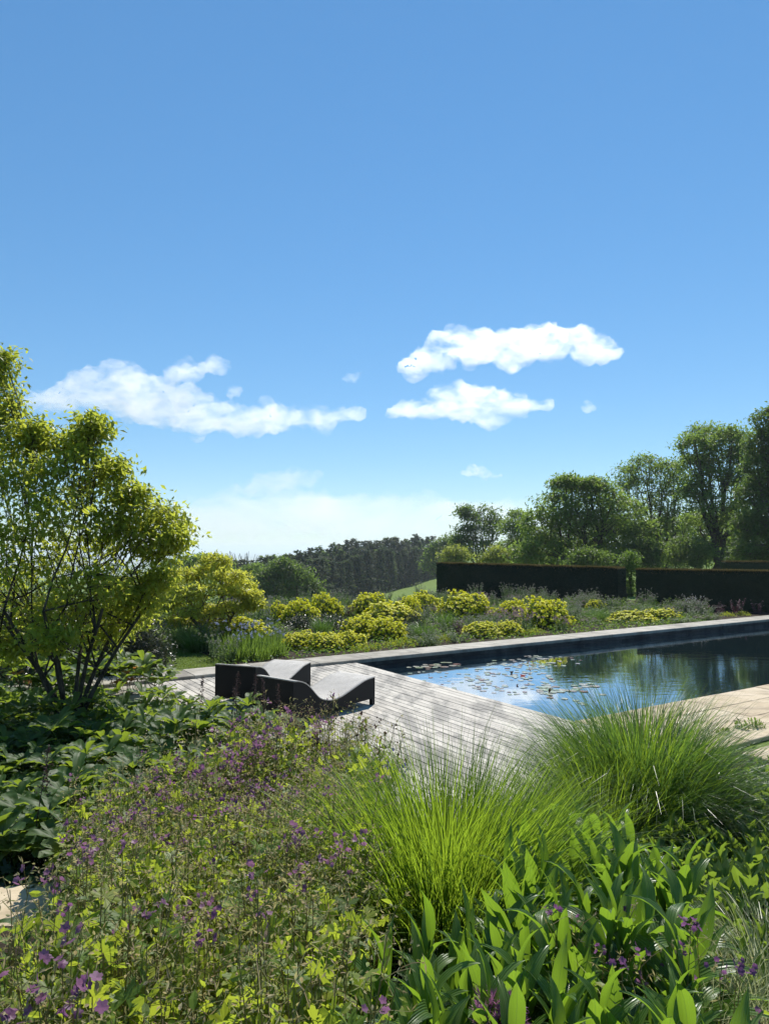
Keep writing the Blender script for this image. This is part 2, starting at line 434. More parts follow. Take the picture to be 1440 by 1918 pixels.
def stone_mat(name, a, b, c3, stain=.5):
    m, nt, out = newmat(name)
    tc = nt.nodes.new('ShaderNodeTexCoord'); oi = nt.nodes.new('ShaderNodeObjectInfo'); g = nt.nodes.new('ShaderNodeNewGeometry')
    n = tex_noise(nt, g.outputs['Position'], 2.2, 8, .65)
    f = math_n(nt, 'ADD', n, math_n(nt, 'MULTIPLY', math_n(nt, 'SUBTRACT', oi.outputs['Random'], .5), .22))
    c = ramp(nt, f, [(.3, a), (.5, b), (.72, c3)])
    s1 = tex_noise(nt, mapping(nt, g.outputs['Position'], (1.3, 4, 1), (0, 0, RAD(-20))), 1.1, 6, .7)
    sf = ramp(nt, s1, [(.5, (0, 0, 0)), (.66, (1, 1, 1))])
    c = mixc(nt, math_n(nt, 'MULTIPLY', sf, stain), c, tuple(x * .38 for x in a))
    fine = tex_noise(nt, g.outputs['Position'], 60, 5, .7)
    c = mixc(nt, math_n(nt, 'MULTIPLY', fine, .35), c, tuple(x * .5 for x in a))
    pr = nt.nodes.new('ShaderNodeBsdfPrincipled'); pr.inputs['Roughness'].default_value = .8; pr.inputs['Specular IOR Level'].default_value = .25
    nt.links.new(c, pr.inputs['Base Color'])
    bp = nt.nodes.new('ShaderNodeBump'); bp.inputs['Strength'].default_value = .5; bp.inputs['Distance'].default_value = .006
    nt.links.new(fine, bp.inputs['Height']); nt.links.new(bp.outputs[0], pr.inputs['Normal'])
    nt.links.new(pr.outputs[0], out.inputs['Surface'])
    return m
M['coping'] = stone_mat('coping_stone', (.22,.20,.165), (.38,.35,.29), (.50,.46,.39), .45)
M['paving'] = stone_mat('sandstone_paving', (.40,.31,.20), (.52,.42,.28), (.60,.50,.36), .55)
M['pool_stone'] = stone_mat('dark_pool_stone', (.020,.022,.024), (.045,.046,.046), (.10,.10,.095), .5)
def water_mat():
    m, nt, out = newmat('pool_water')
    g = nt.nodes.new('ShaderNodeNewGeometry')
    pr = nt.nodes.new('ShaderNodeBsdfPrincipled')
    pr.inputs['Base Color'].default_value = (.008,.024,.036,1); pr.inputs['Roughness'].default_value = .012
    pr.inputs['IOR'].default_value = 1.33; pr.inputs['Specular IOR Level'].default_value = .5
    v = mapping(nt, g.outputs['Position'], (1.0, 2.2, 1), (0, 0, RAD(-10)))
    n1 = tex_noise(nt, v, 2.2, 3, .55); n2 = tex_noise(nt, v, 9, 2, .5)
    big = ramp(nt, tex_noise(nt, g.outputs['Position'], .28, 2), [(.38, (.12,.12,.12)), (.62, (1, 1, 1))])
    h = math_n(nt, 'MULTIPLY', math_n(nt, 'ADD', n1, math_n(nt, 'MULTIPLY', n2, .22)), big)
    bp = nt.nodes.new('ShaderNodeBump'); bp.inputs['Strength'].default_value = .22; bp.inputs['Distance'].default_value = .014
    nt.links.new(h, bp.inputs['Height']); nt.links.new(bp.outputs[0], pr.inputs['Normal'])
    gl = nt.nodes.new('ShaderNodeBsdfGlossy'); gl.inputs['Roughness'].default_value = .01; gl.inputs['Color'].default_value = (.95, .97, 1, 1)
    fr = nt.nodes.new('ShaderNodeFresnel'); fr.inputs['IOR'].default_value = 1.333
    nt.links.new(bp.outputs[0], gl.inputs['Normal']); nt.links.new(bp.outputs[0], fr.inputs['Normal'])
    mx = nt.nodes.new('ShaderNodeMixShader'); nt.links.new(math_n(nt, 'POWER', fr.outputs[0], .36), mx.inputs[0])
    nt.links.new(pr.outputs[0], mx.inputs[1]); nt.links.new(gl.outputs[0], mx.inputs[2])
    nt.links.new(mx.outputs[0], out.inputs['Surface'])
    return m
M['water'] = water_mat()
def lounger_mats():
    m, nt, out = newmat('dark_wicker')
    tc = nt.nodes.new('ShaderNodeTexCoord')
    ck = nt.nodes.new('ShaderNodeTexWave'); ck.inputs['Scale'].default_value = 38; ck.bands_direction = 'X'; nt.links.new(tc.outputs['Object'], ck.inputs['Vector'])
    ck2 = nt.nodes.new('ShaderNodeTexWave'); ck2.inputs['Scale'].default_value = 38; ck2.bands_direction = 'Z'; nt.links.new(tc.outputs['Object'], ck2.inputs['Vector'])
    h = math_n(nt, 'MULTIPLY', ck.outputs['Fac'], ck2.outputs['Fac'])
    pr = nt.nodes.new('ShaderNodeBsdfPrincipled'); pr.inputs['Base Color'].default_value = (.006,.0055,.006,1); pr.inputs['Roughness'].default_value = .6; pr.inputs['Specular IOR Level'].default_value = .25
    bp = nt.nodes.new('ShaderNodeBump'); bp.inputs['Strength'].default_value = .5; bp.inputs['Distance'].default_value = .004
    nt.links.new(h, bp.inputs['Height']); nt.links.new(bp.outputs[0], pr.inputs['Normal']); nt.links.new(pr.outputs[0], out.inputs['Surface'])
    m2, nt, out = newmat('woven_lying_surface')
    tc = nt.nodes.new('ShaderNodeTexCoord')
    a = nt.nodes.new('ShaderNodeTexWave'); a.inputs['Scale'].default_value = 30; a.bands_direction = 'X'; nt.links.new(tc.outputs['Object'], a.inputs['Vector'])
    b = nt.nodes.new('ShaderNodeTexWave'); b.inputs['Scale'].default_value = 30; b.bands_direction = 'Y'; nt.links.new(tc.outputs['Object'], b.inputs['Vector'])
    h = math_n(nt, 'MULTIPLY', a.outputs['Fac'], b.outputs['Fac'])
    n = tex_noise(nt, tc.outputs['Object'], 5, 5, .7)
    c = ramp(nt, math_n(nt, 'ADD', math_n(nt, 'MULTIPLY', h, .5), math_n(nt, 'MULTIPLY', n, .5)), [(.2, (.28,.26,.23)), (.55, (.52,.49,.44))])
    pr = nt.nodes.new('ShaderNodeBsdfPrincipled'); pr.inputs['Roughness'].default_value = .6; nt.links.new(c, pr.inputs['Base Color'])
    bp = nt.nodes.new('ShaderNodeBump'); bp.inputs['Strength'].default_value = .6; bp.inputs['Distance'].default_value = .004
    nt.links.new(h, bp.inputs['Height']); nt.links.new(bp.outputs[0], pr.inputs['Normal']); nt.links.new(pr.outputs[0], out.inputs['Surface'])
    return m, m2
M['wicker'], M['weave'] = lounger_mats()
def pad_mat():
    m, nt, out = newmat('lily_pad')
    oi = nt.nodes.new('ShaderNodeObjectInfo')
    c = ramp(nt, oi.outputs['Random'], [(0, (.20,.26,.14)), (.35, (.34,.36,.28)), (.6, (.42,.40,.35)), (.86, (.26,.20,.15)), (1, (.24,.07,.05))])
    pr = nt.nodes.new('ShaderNodeBsdfPrincipled'); pr.inputs['Roughness'].default_value = .22; pr.inputs['Specular IOR Level'].default_value = .8
    nt.links.new(c, pr.inputs['Base Color']); nt.links.new(pr.outputs[0], out.inputs['Surface'])
    return m
M['pad'] = pad_mat()
def terrain_mat():
    m, nt, out = newmat('meadow_ground')
    g = nt.nodes.new('ShaderNodeNewGeometry')
    n = tex_noise(nt, g.outputs['Position'], 1.3, 8, .65)
    c = ramp(nt, n, [(.3, (.07,.12,.02)), (.55, (.12,.18,.03)), (.75, (.16,.21,.045))])
    sw = nt.nodes.new('ShaderNodeTexWave'); sw.inputs['Scale'].default_value = .055; sw.bands_direction = 'X'
    sw.inputs['Distortion'].default_value = 1.2; sw.inputs['Detail'].default_value = 2
    nt.links.new(mapping(nt, g.outputs['Position'], (1, 1, 1), (0, 0, RAD(62))), sw.inputs['Vector'])
    c = mixc(nt, math_n(nt, 'MULTIPLY', sw.outputs['Fac'], .28), c, (.15,.19,.05))
    # far plain: a patchwork of fields and woods
    vo = nt.nodes.new('ShaderNodeTexVoronoi'); vo.inputs['Scale'].default_value = .0022
    nt.links.new(mapping(nt, g.outputs['Position'], (1, .6, 1), (0, 0, .5)), vo.inputs['Vector'])
    hsv = ramp(nt, vo.outputs['Color'], [(.2, (.05,.07,.03)), (.5, (.12,.14,.05)), (.8, (.22,.20,.10)), (1, (.04,.055,.03))])
    sx = nt.nodes.new('ShaderNodeSeparateXYZ'); nt.links.new(g.outputs['Position'], sx.inputs[0])
    ff = math_n(nt, 'MULTIPLY', math_n(nt, 'SUBTRACT', sx.outputs['Y'], 700), .002, True)
    c = mixc(nt, ff, c, hsv)
    pr = nt.nodes.new('ShaderNodeBsdfPrincipled'); pr.inputs['Roughness'].default_value = .9; pr.inputs['Specular IOR Level'].default_value = .1
    nt.links.new(c, pr.inputs['Base Color'])
    bp = nt.nodes.new('ShaderNodeBump'); bp.inputs['Strength'].default_value = .6; bp.inputs['Distance'].default_value = .05
    nt.links.new(tex_noise(nt, g.outputs['Position'], 30, 5, .7), bp.inputs['Height']); nt.links.new(bp.outputs[0], pr.inputs['Normal'])
    nt.links.new(pr.outputs[0], out.inputs['Surface'])
    return m
M['terrain'] = terrain_mat()

# ------------------------------------------------------------------ the garden's own axes
A0 = gz(682, 1245, 0.0)[:2]                     # far end of the deck's pool edge
TH = RAD(32.6)
UD = np.array([math.cos(TH), math.sin(TH)])     # along the long side of the pool
VD = np.array([math.sin(TH), -math.cos(TH)])    # towards the viewer
POOL_L, POOL_W = 21.0, 5.9
V0 = -0.75                                       # pool wall under the far coping
def uv(u, v, z=0.0):
    p = A0 + UD * u + VD * v
    return np.array([p[0], p[1], z])
def to_uv(p):
    r = np.asarray(p)[..., :2] - A0
    return r @ UD, r @ VD
def sm(a, b, x):
    t = np.clip((np.asarray(x, float) - a) / (b - a), 0, 1)
    return t * t * (3 - 2 * t)
def ground(x, y):
    x = np.asarray(x, float); y = np.asarray(y, float)
    near = -0.06 + .72 * sm(6.4, 1.6, y)
    far = np.clip(-10.4 + .17 * x, -24, 1.0)
    k = sm(-1, 6, x); y0 = 29.5 + 7 * k
    z = near + (far - near) * sm(0, 1, (y - y0) / (48 + 34 * k))
    z = z + (-100 - z) * sm(460, 2600, y)
    side = np.maximum(np.abs(x) - 250, 0)
    z = z - np.minimum(side * .02, 60) * sm(100, 400, y)
    return np.maximum(z, -100)

# far coping line in the photograph fixes V0
_pf = gz(740, 1228, .06); V0 = float(to_uv(_pf)[1])

# terrain sheet, with the pool left open
us = np.unique(np.concatenate([[-40000, -20000, -9000, -4000, -2000, -1000, -600, -400], np.arange(-300, -60, 12), np.arange(-60, 0, 2.5), [0],
     np.arange(2.5, POOL_L, 2.5), [POOL_L], np.arange(POOL_L + 3, 80, 3), np.arange(84, 330, 12), [400, 600, 1000, 2000, 4000, 9000, 20000, 40000]]))
vs = np.unique(np.concatenate([[-40000, -20000, -9000, -5000, -3000, -2000, -1400, -1000, -800, -600, -500], np.arange(-420, -60, 10), np.arange(-60, V0 - .5, 2.0), [V0],
     [POOL_W], np.arange(POOL_W + .8, 20, .8), np.arange(20, 80, 6), [120, 300, 1000, 4000, 20000]]))
UU, VV = np.meshgrid(us, vs, indexing='ij')
XY = A0 + UU[..., None] * UD + VV[..., None] * VD
Z = ground(XY[..., 0], XY[..., 1])
bump = np.array([[mnoise.noise((x * .02, y * .02, 0)) for x, y in row] for row in XY])
Z = Z + bump * np.where((XY[..., 1] > 60) & (XY[..., 1] < 700), 1.1, 0)
TVv = np.concatenate([XY, Z[..., None]], -1).reshape(-1, 3)
nu, nv = len(us), len(vs)
ii, jj = np.meshgrid(np.arange(nu - 1), np.arange(nv - 1), indexing='ij')
uc = (us[:-1] + us[1:]) / 2; vc = (vs[:-1] + vs[1:]) / 2
hole = (uc[ii] > 0) & (uc[ii] < POOL_L) & (vc[jj] > V0) & (vc[jj] < POOL_W)
a = (ii * nv + jj)[~hole]
TF = np.stack([a, a + 1, a + nv + 1, a + nv], -1)[:, ::-1]
TF = TF[:, ::-1]
g_ = Geo(); g_.add(TVv, TF[:, ::-1])
struct('ground', g_.mesh('ground', M['terrain'], True))

# ------------------------------------------------------------------ pool, deck, coping, paving
WZ = -0.18
rng = np.random.default_rng(3)
rotz = TH
pool = struct('pool', None, uv(0, 0, 0), rotz)   # local +X is along the pool, local -Y towards the viewer
pool['label'] = 'long dark stone lined garden pool'
g = Geo(); g.box(-.3, POOL_L + .3, -POOL_W - .3, -V0 + .3, -1.9, -1.6)
link('pool_floor', g.mesh('pool_floor', M['pool_stone']), pool)
# far wall: courses of dark stone blocks, each a piece
x = 0.0
blocks = []
for course, (z0, z1) in enumerate(((-.02, -.11), (-.11, -.21), (-.21, -.95), (-.95, -1.6))):
    x = 0.0
    while x < POOL_L:
        L = rng.uniform(.9, 1.9) if course < 2 else 3.0
        x1 = min(x + L, POOL_L)
        pr = rng.uniform(0, .025)
        g = Geo(); g.box(x + .004, x1 - .004, -V0 - pr, -V0 + .22, z1 + .004, z0 - .004)
        link('stone_block', g.mesh('stone_block', M['pool_stone']), pool)
        x = x1
g = Geo()
g.box(-.12, 0, -POOL_W, -V0, -1.6, -.075).box(POOL_L, POOL_L + .2, -POOL_W - .2, -V0 + .2, -1.6, -.03).box(0, POOL_L, -POOL_W - .2, -POOL_W, -1.6, -.062)
link('side_wall', g.mesh('side_wall', M['pool_stone']), pool)
g = Geo(); g.add([(0, -POOL_W, WZ), (POOL_L, -POOL_W, WZ), (POOL_L, -V0, WZ), (0, -V0, WZ)], [(0, 1, 2, 3)])
wat = struct('water', g.mesh('water', M['water']), uv(0, 0, 0), rotz)

def bevbox(x0, x1, y0, y1, z0, z1, b=.006):
    V = []
    for z, i in ((z0, 0), (z1 - b, 0), (z1, b)):
        V += [(x0 + i, y0 + i, z), (x1 - i, y0 + i, z), (x1 - i, y1 - i, z), (x0 + i, y1 - i, z)]
    F = []
    for k in (0, 4):
        for a_ in range(4):
            b_ = (a_ + 1) % 4; F.append((k + a_, k + b_, k + 4 + b_, k + 4 + a_))
    F.append((8, 9, 10, 11)); F.append((3, 2, 1, 0))
    return V, F
CW = 0.78                                         # coping width
cop = struct('coping', None, uv(0, V0, 0), rotz)
cop['label'] = 'pale weathered coping along the far side of the pool'
x = -11.0
while x < POOL_L + .6:
    L = rng.uniform(1.15, 1.5)
    V, F = bevbox(x + .004, x + L - .004, -.03 + rng.uniform(-.004, .004), CW, -.02, .06 + rng.uniform(-.003, .003), .01)
    g = Geo().add(V, F)
    link('coping_slab', g.mesh('coping_slab', M['coping']), cop)
    x += L
deck = struct('deck', None, uv(0, 0, 0), rotz)
deck['label'] = 'weathered grey timber deck'
BW = .142
nb = 31
DEND = 8.0
for i in range(nb):
    x1 = -i * BW - .003; x0 = x1 - BW + .012
    y = -V0 - .045; first = rng.uniform(1.2, 3.4)
    while y > -DEND:
        L = first if y == -V0 - .045 else 3.6
        if i == 0: L = 4.4
        y1 = max(y - L, -DEND)
        zz = rng.uniform(-.002, .002)
        g = Geo().add(*bevbox(x0, x1, y1 + .0025, y - .0025, -.03 + zz, zz, .004))
        me = g.mesh('board', M['deck'])
        link('board', me, deck)
        y = y1
g = Geo(); g.box(-nb * BW, -.01, -DEND, -V0 - .06, -.052, -.048)
link('under_deck', g.mesh('under_deck', M['soil']), deck)
# stone strip beside the deck and sandstone paving at the near side of the pool
def slab_grid(name, label, u0, u1, v0, v1, lu, lv, mat, top=.0, jit=.004):
    o = struct(name, None, uv(0, 0, 0), rotz); o['label'] = label
    v = v0; k = 0
    while v < v1 - .05:
        vv = min(v + lv * rng.uniform(.85, 1.15), v1)
        if v1 - vv < .25: vv = v1
        u = u0 - (k % 2) * lu * .5
        while u < u1:
            L = lu * rng.uniform(.75, 1.25); ue = min(u + L, u1)
            us_ = max(u, u0)
            if ue - us_ > .08:
                z = top + rng.uniform(-jit, jit)
                g = Geo().add(*bevbox(us_ + .006, ue - .006, -vv + .006, -v - .006, z - .055, z, .008))
                link('paving_slab', g.mesh('paving_slab', mat), o)
            u = ue
        v = vv; k += 1
    return o
slab_grid('paving', 'warm sandstone paving at the near side of the pool', 0.02, POOL_L, POOL_W - .03, POOL_W + 1.95, 1.25, .62, M['paving'])
slab_grid('garden_path', 'sandstone path of large slabs beside the planting', .5, POOL_L, POOL_W + 2.18, POOL_W + 4.1, 1.6, 1.9, M['paving'])
slab_grid('side_path', 'pale stone strip along the left edge of the deck', -nb * BW - 1.1, -nb * BW - .01, -V0 * 0 + V0 + .05, 8.0, 1.1, .95, M['coping'], -.004)
near_path = struct('stepping_path', None, (0, 0, 0)); near_path['label'] = 'pale stone slabs half hidden under the near planting'
for (px, py, w, l, rz) in ((25, 1700, 1.0, .62, .2), (215, 1660, .8, .6, .3), (330, 1640, .8, .55, .25)):
    p = gz(px, py, .42); zz = float(ground(p[0], p[1])) + .045
    p = gz(px, py, zz)
    g = Geo().add(*bevbox(-w / 2, w / 2, -l / 2, l / 2, -.06, 0, .012))
    link('paving_slab', g.mesh('paving_slab', M['paving']), near_path, (p[0], p[1], zz), rz)

# bed soil: sheets that follow the ground a few millimetres up
def soil_sheet(name, pts_fn, nx, ny, lift=.02):
    P = np.array([[pts_fn(a / nx, b / ny) for b in range(ny + 1)] for a in range(nx + 1)])
    Zs = ground(P[..., 0], P[..., 1]) + lift
    Zs = Zs + np.array([[mnoise.noise((x * 2.1, y * 2.1, 3)) for x, y in r] for r in P[..., :2]]) * .012
    V = np.concatenate([P[..., :2], Zs[..., None]], -1).reshape(-1, 3)
    i, j = np.meshgrid(np.arange(nx), np.arange(ny), indexing='ij'); a = (i * (ny + 1) + j).ravel()
    F = np.stack([a, a + ny + 1, a + ny + 2, a + 1], -1)
    return struct(name, Geo().add(V, F).mesh(name, M['soil'], True))
def bed_far(a, b):
    u = -2.3 + a * 23.2; v = V0 - CW - .02 - b * (6 + 9 * a)
    return uv(u, v)[:2]
soil_sheet('far_bed_soil', bed_far, 24, 12)
def bed_near(a, b):
    u = -22 + a * 40; v = 8.02 + b * 14 + (2.05 if u > .9 else 0)
    return uv(u, v)[:2]
soil_sheet('near_bed_soil', bed_near, 90, 60, .05)
def bed_left(a, b):
    u = -22 + a * (22 - nb * BW - 1.12); v = V0 + .1 + b * (7.9 - V0)
    return uv(u, v)[:2]
soil_sheet('left_bed_soil', bed_left, 24, 14, .024)

# ------------------------------------------------------------------ loungers
def lounger(label, F_r, H_r, width, headh, footh, side):
    """F_r, H_r: the right-hand foot and head corners on the deck; the body runs from head to foot along +Y"""
    d = F_r[:2] - H_r[:2]; L = float(np.linalg.norm(d)); ang = math.atan2(d[1], d[0])
    o = thing('sun_lounger', label, 'sun lounger', (H_r[0], H_r[1], 0.0), ang - PI / 2, 'low dark wicker loungers on the deck')
    n = 40
    t = np.linspace(0, 1, n + 1)
    ctrl_t = np.array([0, .07, .16, .30, .44, .56, .70, .86, 1.0])
    ctrl_z = np.array([headh, headh - .012, headh - .08, .30, .235, .255, .33, footh - .022, footh])
    z = np.interp(t, ctrl_t, ctrl_z)
    for _ in range(3): z[1:-1] = (z[:-2] + 2 * z[1:-1] + z[2:]) / 4
    y = t * L
    zb = np.full(n + 1, .10)
    lg = .07 / L
    def panel(x0, x1):
        V, F = [], []
        for k in range(n + 1):
            V += [(x0, y[k], zb[k]), (x1, y[k], zb[k]), (x1, y[k], z[k] - .012), (x0, y[k], z[k] - .012)]
        for k in range(n):
            a = 4 * k; b = a + 4
            F += [(a, b, b + 1, a + 1), (a + 1, b + 1, b + 2, a + 2), (a + 2, b + 2, b + 3, a + 3), (a + 3, b + 3, b, a)]
        F += [(0, 1, 2, 3), (4 * n + 3, 4 * n + 2, 4 * n + 1, 4 * n)]
        return V, F
    th = .035
    for x0, x1 in ((-th, 0), (-width, -width + th)):
        link('side_panel', Geo().add(*panel(x0, x1)).mesh('side_panel', M['wicker']), o)
    link('head_panel', Geo().box(-width + th + .002, -th - .002, 0, th, .10, headh - .014).mesh('head_panel', M['wicker']), o)
    link('foot_panel', Geo().box(-width + th + .002, -th - .002, L - th, L, .12, footh - .016).mesh('foot_panel', M['wicker']), o)
    for x0 in (-th - .02, -width):
        for y0 in (0.004, L - .074):
            link('leg', Geo().box(x0, x0 + .055, y0, y0 + .07, 0, .0995).mesh('leg', M['wicker']), o)
    # the woven lying surface: a curved slab with thickness, rolled at both ends
    V, F = [], []
    m = 10
    for k in range(n + 1):
        for j in range(m + 1):
            V.append((-width - .004 + (width + .008) * j / m, y[k] + (-.01 if k == 0 else .01 if k == n else 0), z[k] + .004))
    nb_ = len(V)
    for k in range(n + 1):
        for j in range(m + 1):
            V.append((-width - .004 + (width + .008) * j / m, y[k], z[k] - .012))
    for k in range(n):
        for j in range(m):
            a = k * (m + 1) + j
            F += [(a, a + 1, a + m + 2, a + m + 1), (nb_ + a, nb_ + a + m + 1, nb_ + a + m + 2, nb_ + a + 1)]
        a = k * (m + 1); b = a + m
        F += [(a, a + m + 1, nb_ + a + m + 1, nb_ + a), (b, nb_ + b, nb_ + b + m + 1, b + m + 1)]
    for j in range(m):
        F += [(j, nb_ + j, nb_ + j + 1, j + 1)]
        a = n * (m + 1) + j; F += [(a, a + 1, nb_ + a + 1, nb_ + a)]
    link('lying_surface', Geo().add(V, F).mesh('lying_surface', M['weave'], True), o)
    return o
lounger('dark wicker wave lounger nearer the viewer, its foot standing out on open deck boards', gz(702, 1319, 0), gz(549, 1362, 0), .76, .636, .44, 1)
lounger('dark wicker wave lounger farther back, its foot close to the pool coping', gz(582, 1240, .44) * (1, 1, 0), gz(479, 1249, .636) * (1, 1, 0), .76, .636, .44, 1)

# ------------------------------------------------------------------ lily pads
def pad_mesh(seed):
    r = np.random.default_rng(seed); n = 14
    V = [(0, 0, .004)]
    for k in range(n + 1):
        a = .12 + (2 * PI - .24) * k / n; q = 1 + r.uniform(-.05, .05)
        V.append((math.cos(a) * q, math.sin(a) * q, .004 + r.uniform(0, .10) * (1 if r.random() < .3 else .15)))
    for k in range(n + 1): V.append((V[k + 1][0] * .97, V[k + 1][1] * .97, -.02))
    F = [(0, k, k + 1) for k in range(1, n + 1)]
    F2 = [(k, k + n + 1, k + n + 2, k + 1) for k in range(1, n + 1)]
    g = Geo(); g.add(V, F); g.add(V, F2)
    return g.mesh('lily_pad', M['pad'])
PADS = [pad_mesh(s) for s in range(5)]
rng = np.random.default_rng(12)
def lily_cluster(label, group, px, py, rx, ry, n, r0, r1, dens=1.0):
    placed = []
    k = 0; tries = 0; its = []; look = {'thin': 'pale lily pad of the thin scatter', 'crowded': 'pale lily pad in the crowded raft', 'lily pad in the small round': 'pad of the near round raft', 'dark corner': 'bright lily pad in the dark corner', 'loose row': 'lily pad of the far loose row', 'tiny group': 'lily pad of the tiny group', 'stray': 'stray lily pad behind the grass'}
    look = [v for q, v in look.items() if q in label][0]
    while k < n and tries < 4000:
        tries += 1
        a = rng.uniform(0, 2 * PI); q = math.sqrt(rng.random())
        p = gz(px + math.cos(a) * q * rx, py + math.sin(a) * q * ry, WZ)
        u_, v_ = to_uv(p)
        if u_ < .12 or v_ < V0 + .15 or v_ > POOL_W - .2: continue
        r = rng.uniform(r0, r1)
        if any((p[0] - b[0]) ** 2 + (p[1] - b[1]) ** 2 < (r + b[2]) ** 2 * .62 for b in placed): continue
        placed.append((p[0], p[1], r))
        o = link('lily_pad', PADS[k % 5], None, (p[0], p[1], WZ + .003 + rng.uniform(0, .006)), rng.uniform(0, 6.28))
        o.scale = (r, r, r); tag(o, label, 'lily pad', group); its.append((o, p[0] / p[1], p[1], look))
        k += 1
    rank(its, 5 if n > 90 else 3 if n > 30 else 1, '')
PADC = [('pale lily pad in the crowded raft around red leaves', 'pads of the crowded raft', 955, 1271, 84, 31, 115, .035, .07),
        ('pale lily pad in the thin scatter between the deck edge and the crowded raft', 'pads near the deck edge', 845, 1268, 90, 24, 48, .03, .06),
        ('lily pad in the small round raft with a dark curled leaf at its middle', 'pads of the small near raft', 1032, 1293, 26, 8, 15, .06, .10),
        ('bright lily pad in the dark corner under the far coping', 'pads in the dark far corner', 800, 1246, 60, 6, 16, .06, .10),
        ('lily pad in the loose row along the far side of the open water', 'pads of the far row', 1010, 1240, 95, 12, 44, .04, .075),
        ('lily pad in the tiny group right of the small round raft', 'pads of the tiny right-hand group', 1095, 1288, 26, 8, 8, .06, .10),
        ('stray lily pad drifting alone behind the tall grass tuft', 'stray lily pads', 1075, 1305, 60, 18, 8, .05, .09)]
for c in PADC: lily_cluster(*c)
# curled leaves standing up out of the water
for i, (px, py, w, h, mat, lab) in enumerate(((958, 1259, .055, .08, 'dark_bud', 'dark curled lily leaf standing at the left end of the crowded raft'),
        (994, 1256, .07, .09, 'dark_bud', 'dark curled lily leaf standing right of the red leaf'),
        (979, 1263, .10, .05, 'red', 'red lily leaf folded above the crowded raft'),
        (968, 1281, .05, .05, 'dark_bud', 'small dark leaf tip below the crowded raft'),
        (1028, 1295, .06, .11, 'dark_bud', 'dark pointed leaf rising from the small round raft'),
        (1038, 1230, .04, .05, 'dark_bud', 'small dark leaf tip in the far row of pads'),
        (1067, 1292, .04, .05, 'dark_bud', 'small dark leaf tip right of the small round raft'))):
    if mat == 'red' and 'red' not in M: M['red'] = leaf_mat('red_lily_leaf', [(.35,.05,.03), (.42,.08,.05)], (.6,.12,.08), .3, .4)
    V, F = blade_mesh(1, 1.3, 6, 4, 1.2, 1.2, .5, .7, .1, seed=i)
    g = Geo().add(V, F)
    p = gz(px, py + 3, WZ)
    o = link('lily_leaf', g.mesh('lily_leaf', M[mat], True), None, (p[0], p[1], WZ - .01), i * 1.3)
    o.scale = (w, h, h); tag(o, lab, 'lily leaf', 'curled lily leaves above the water')

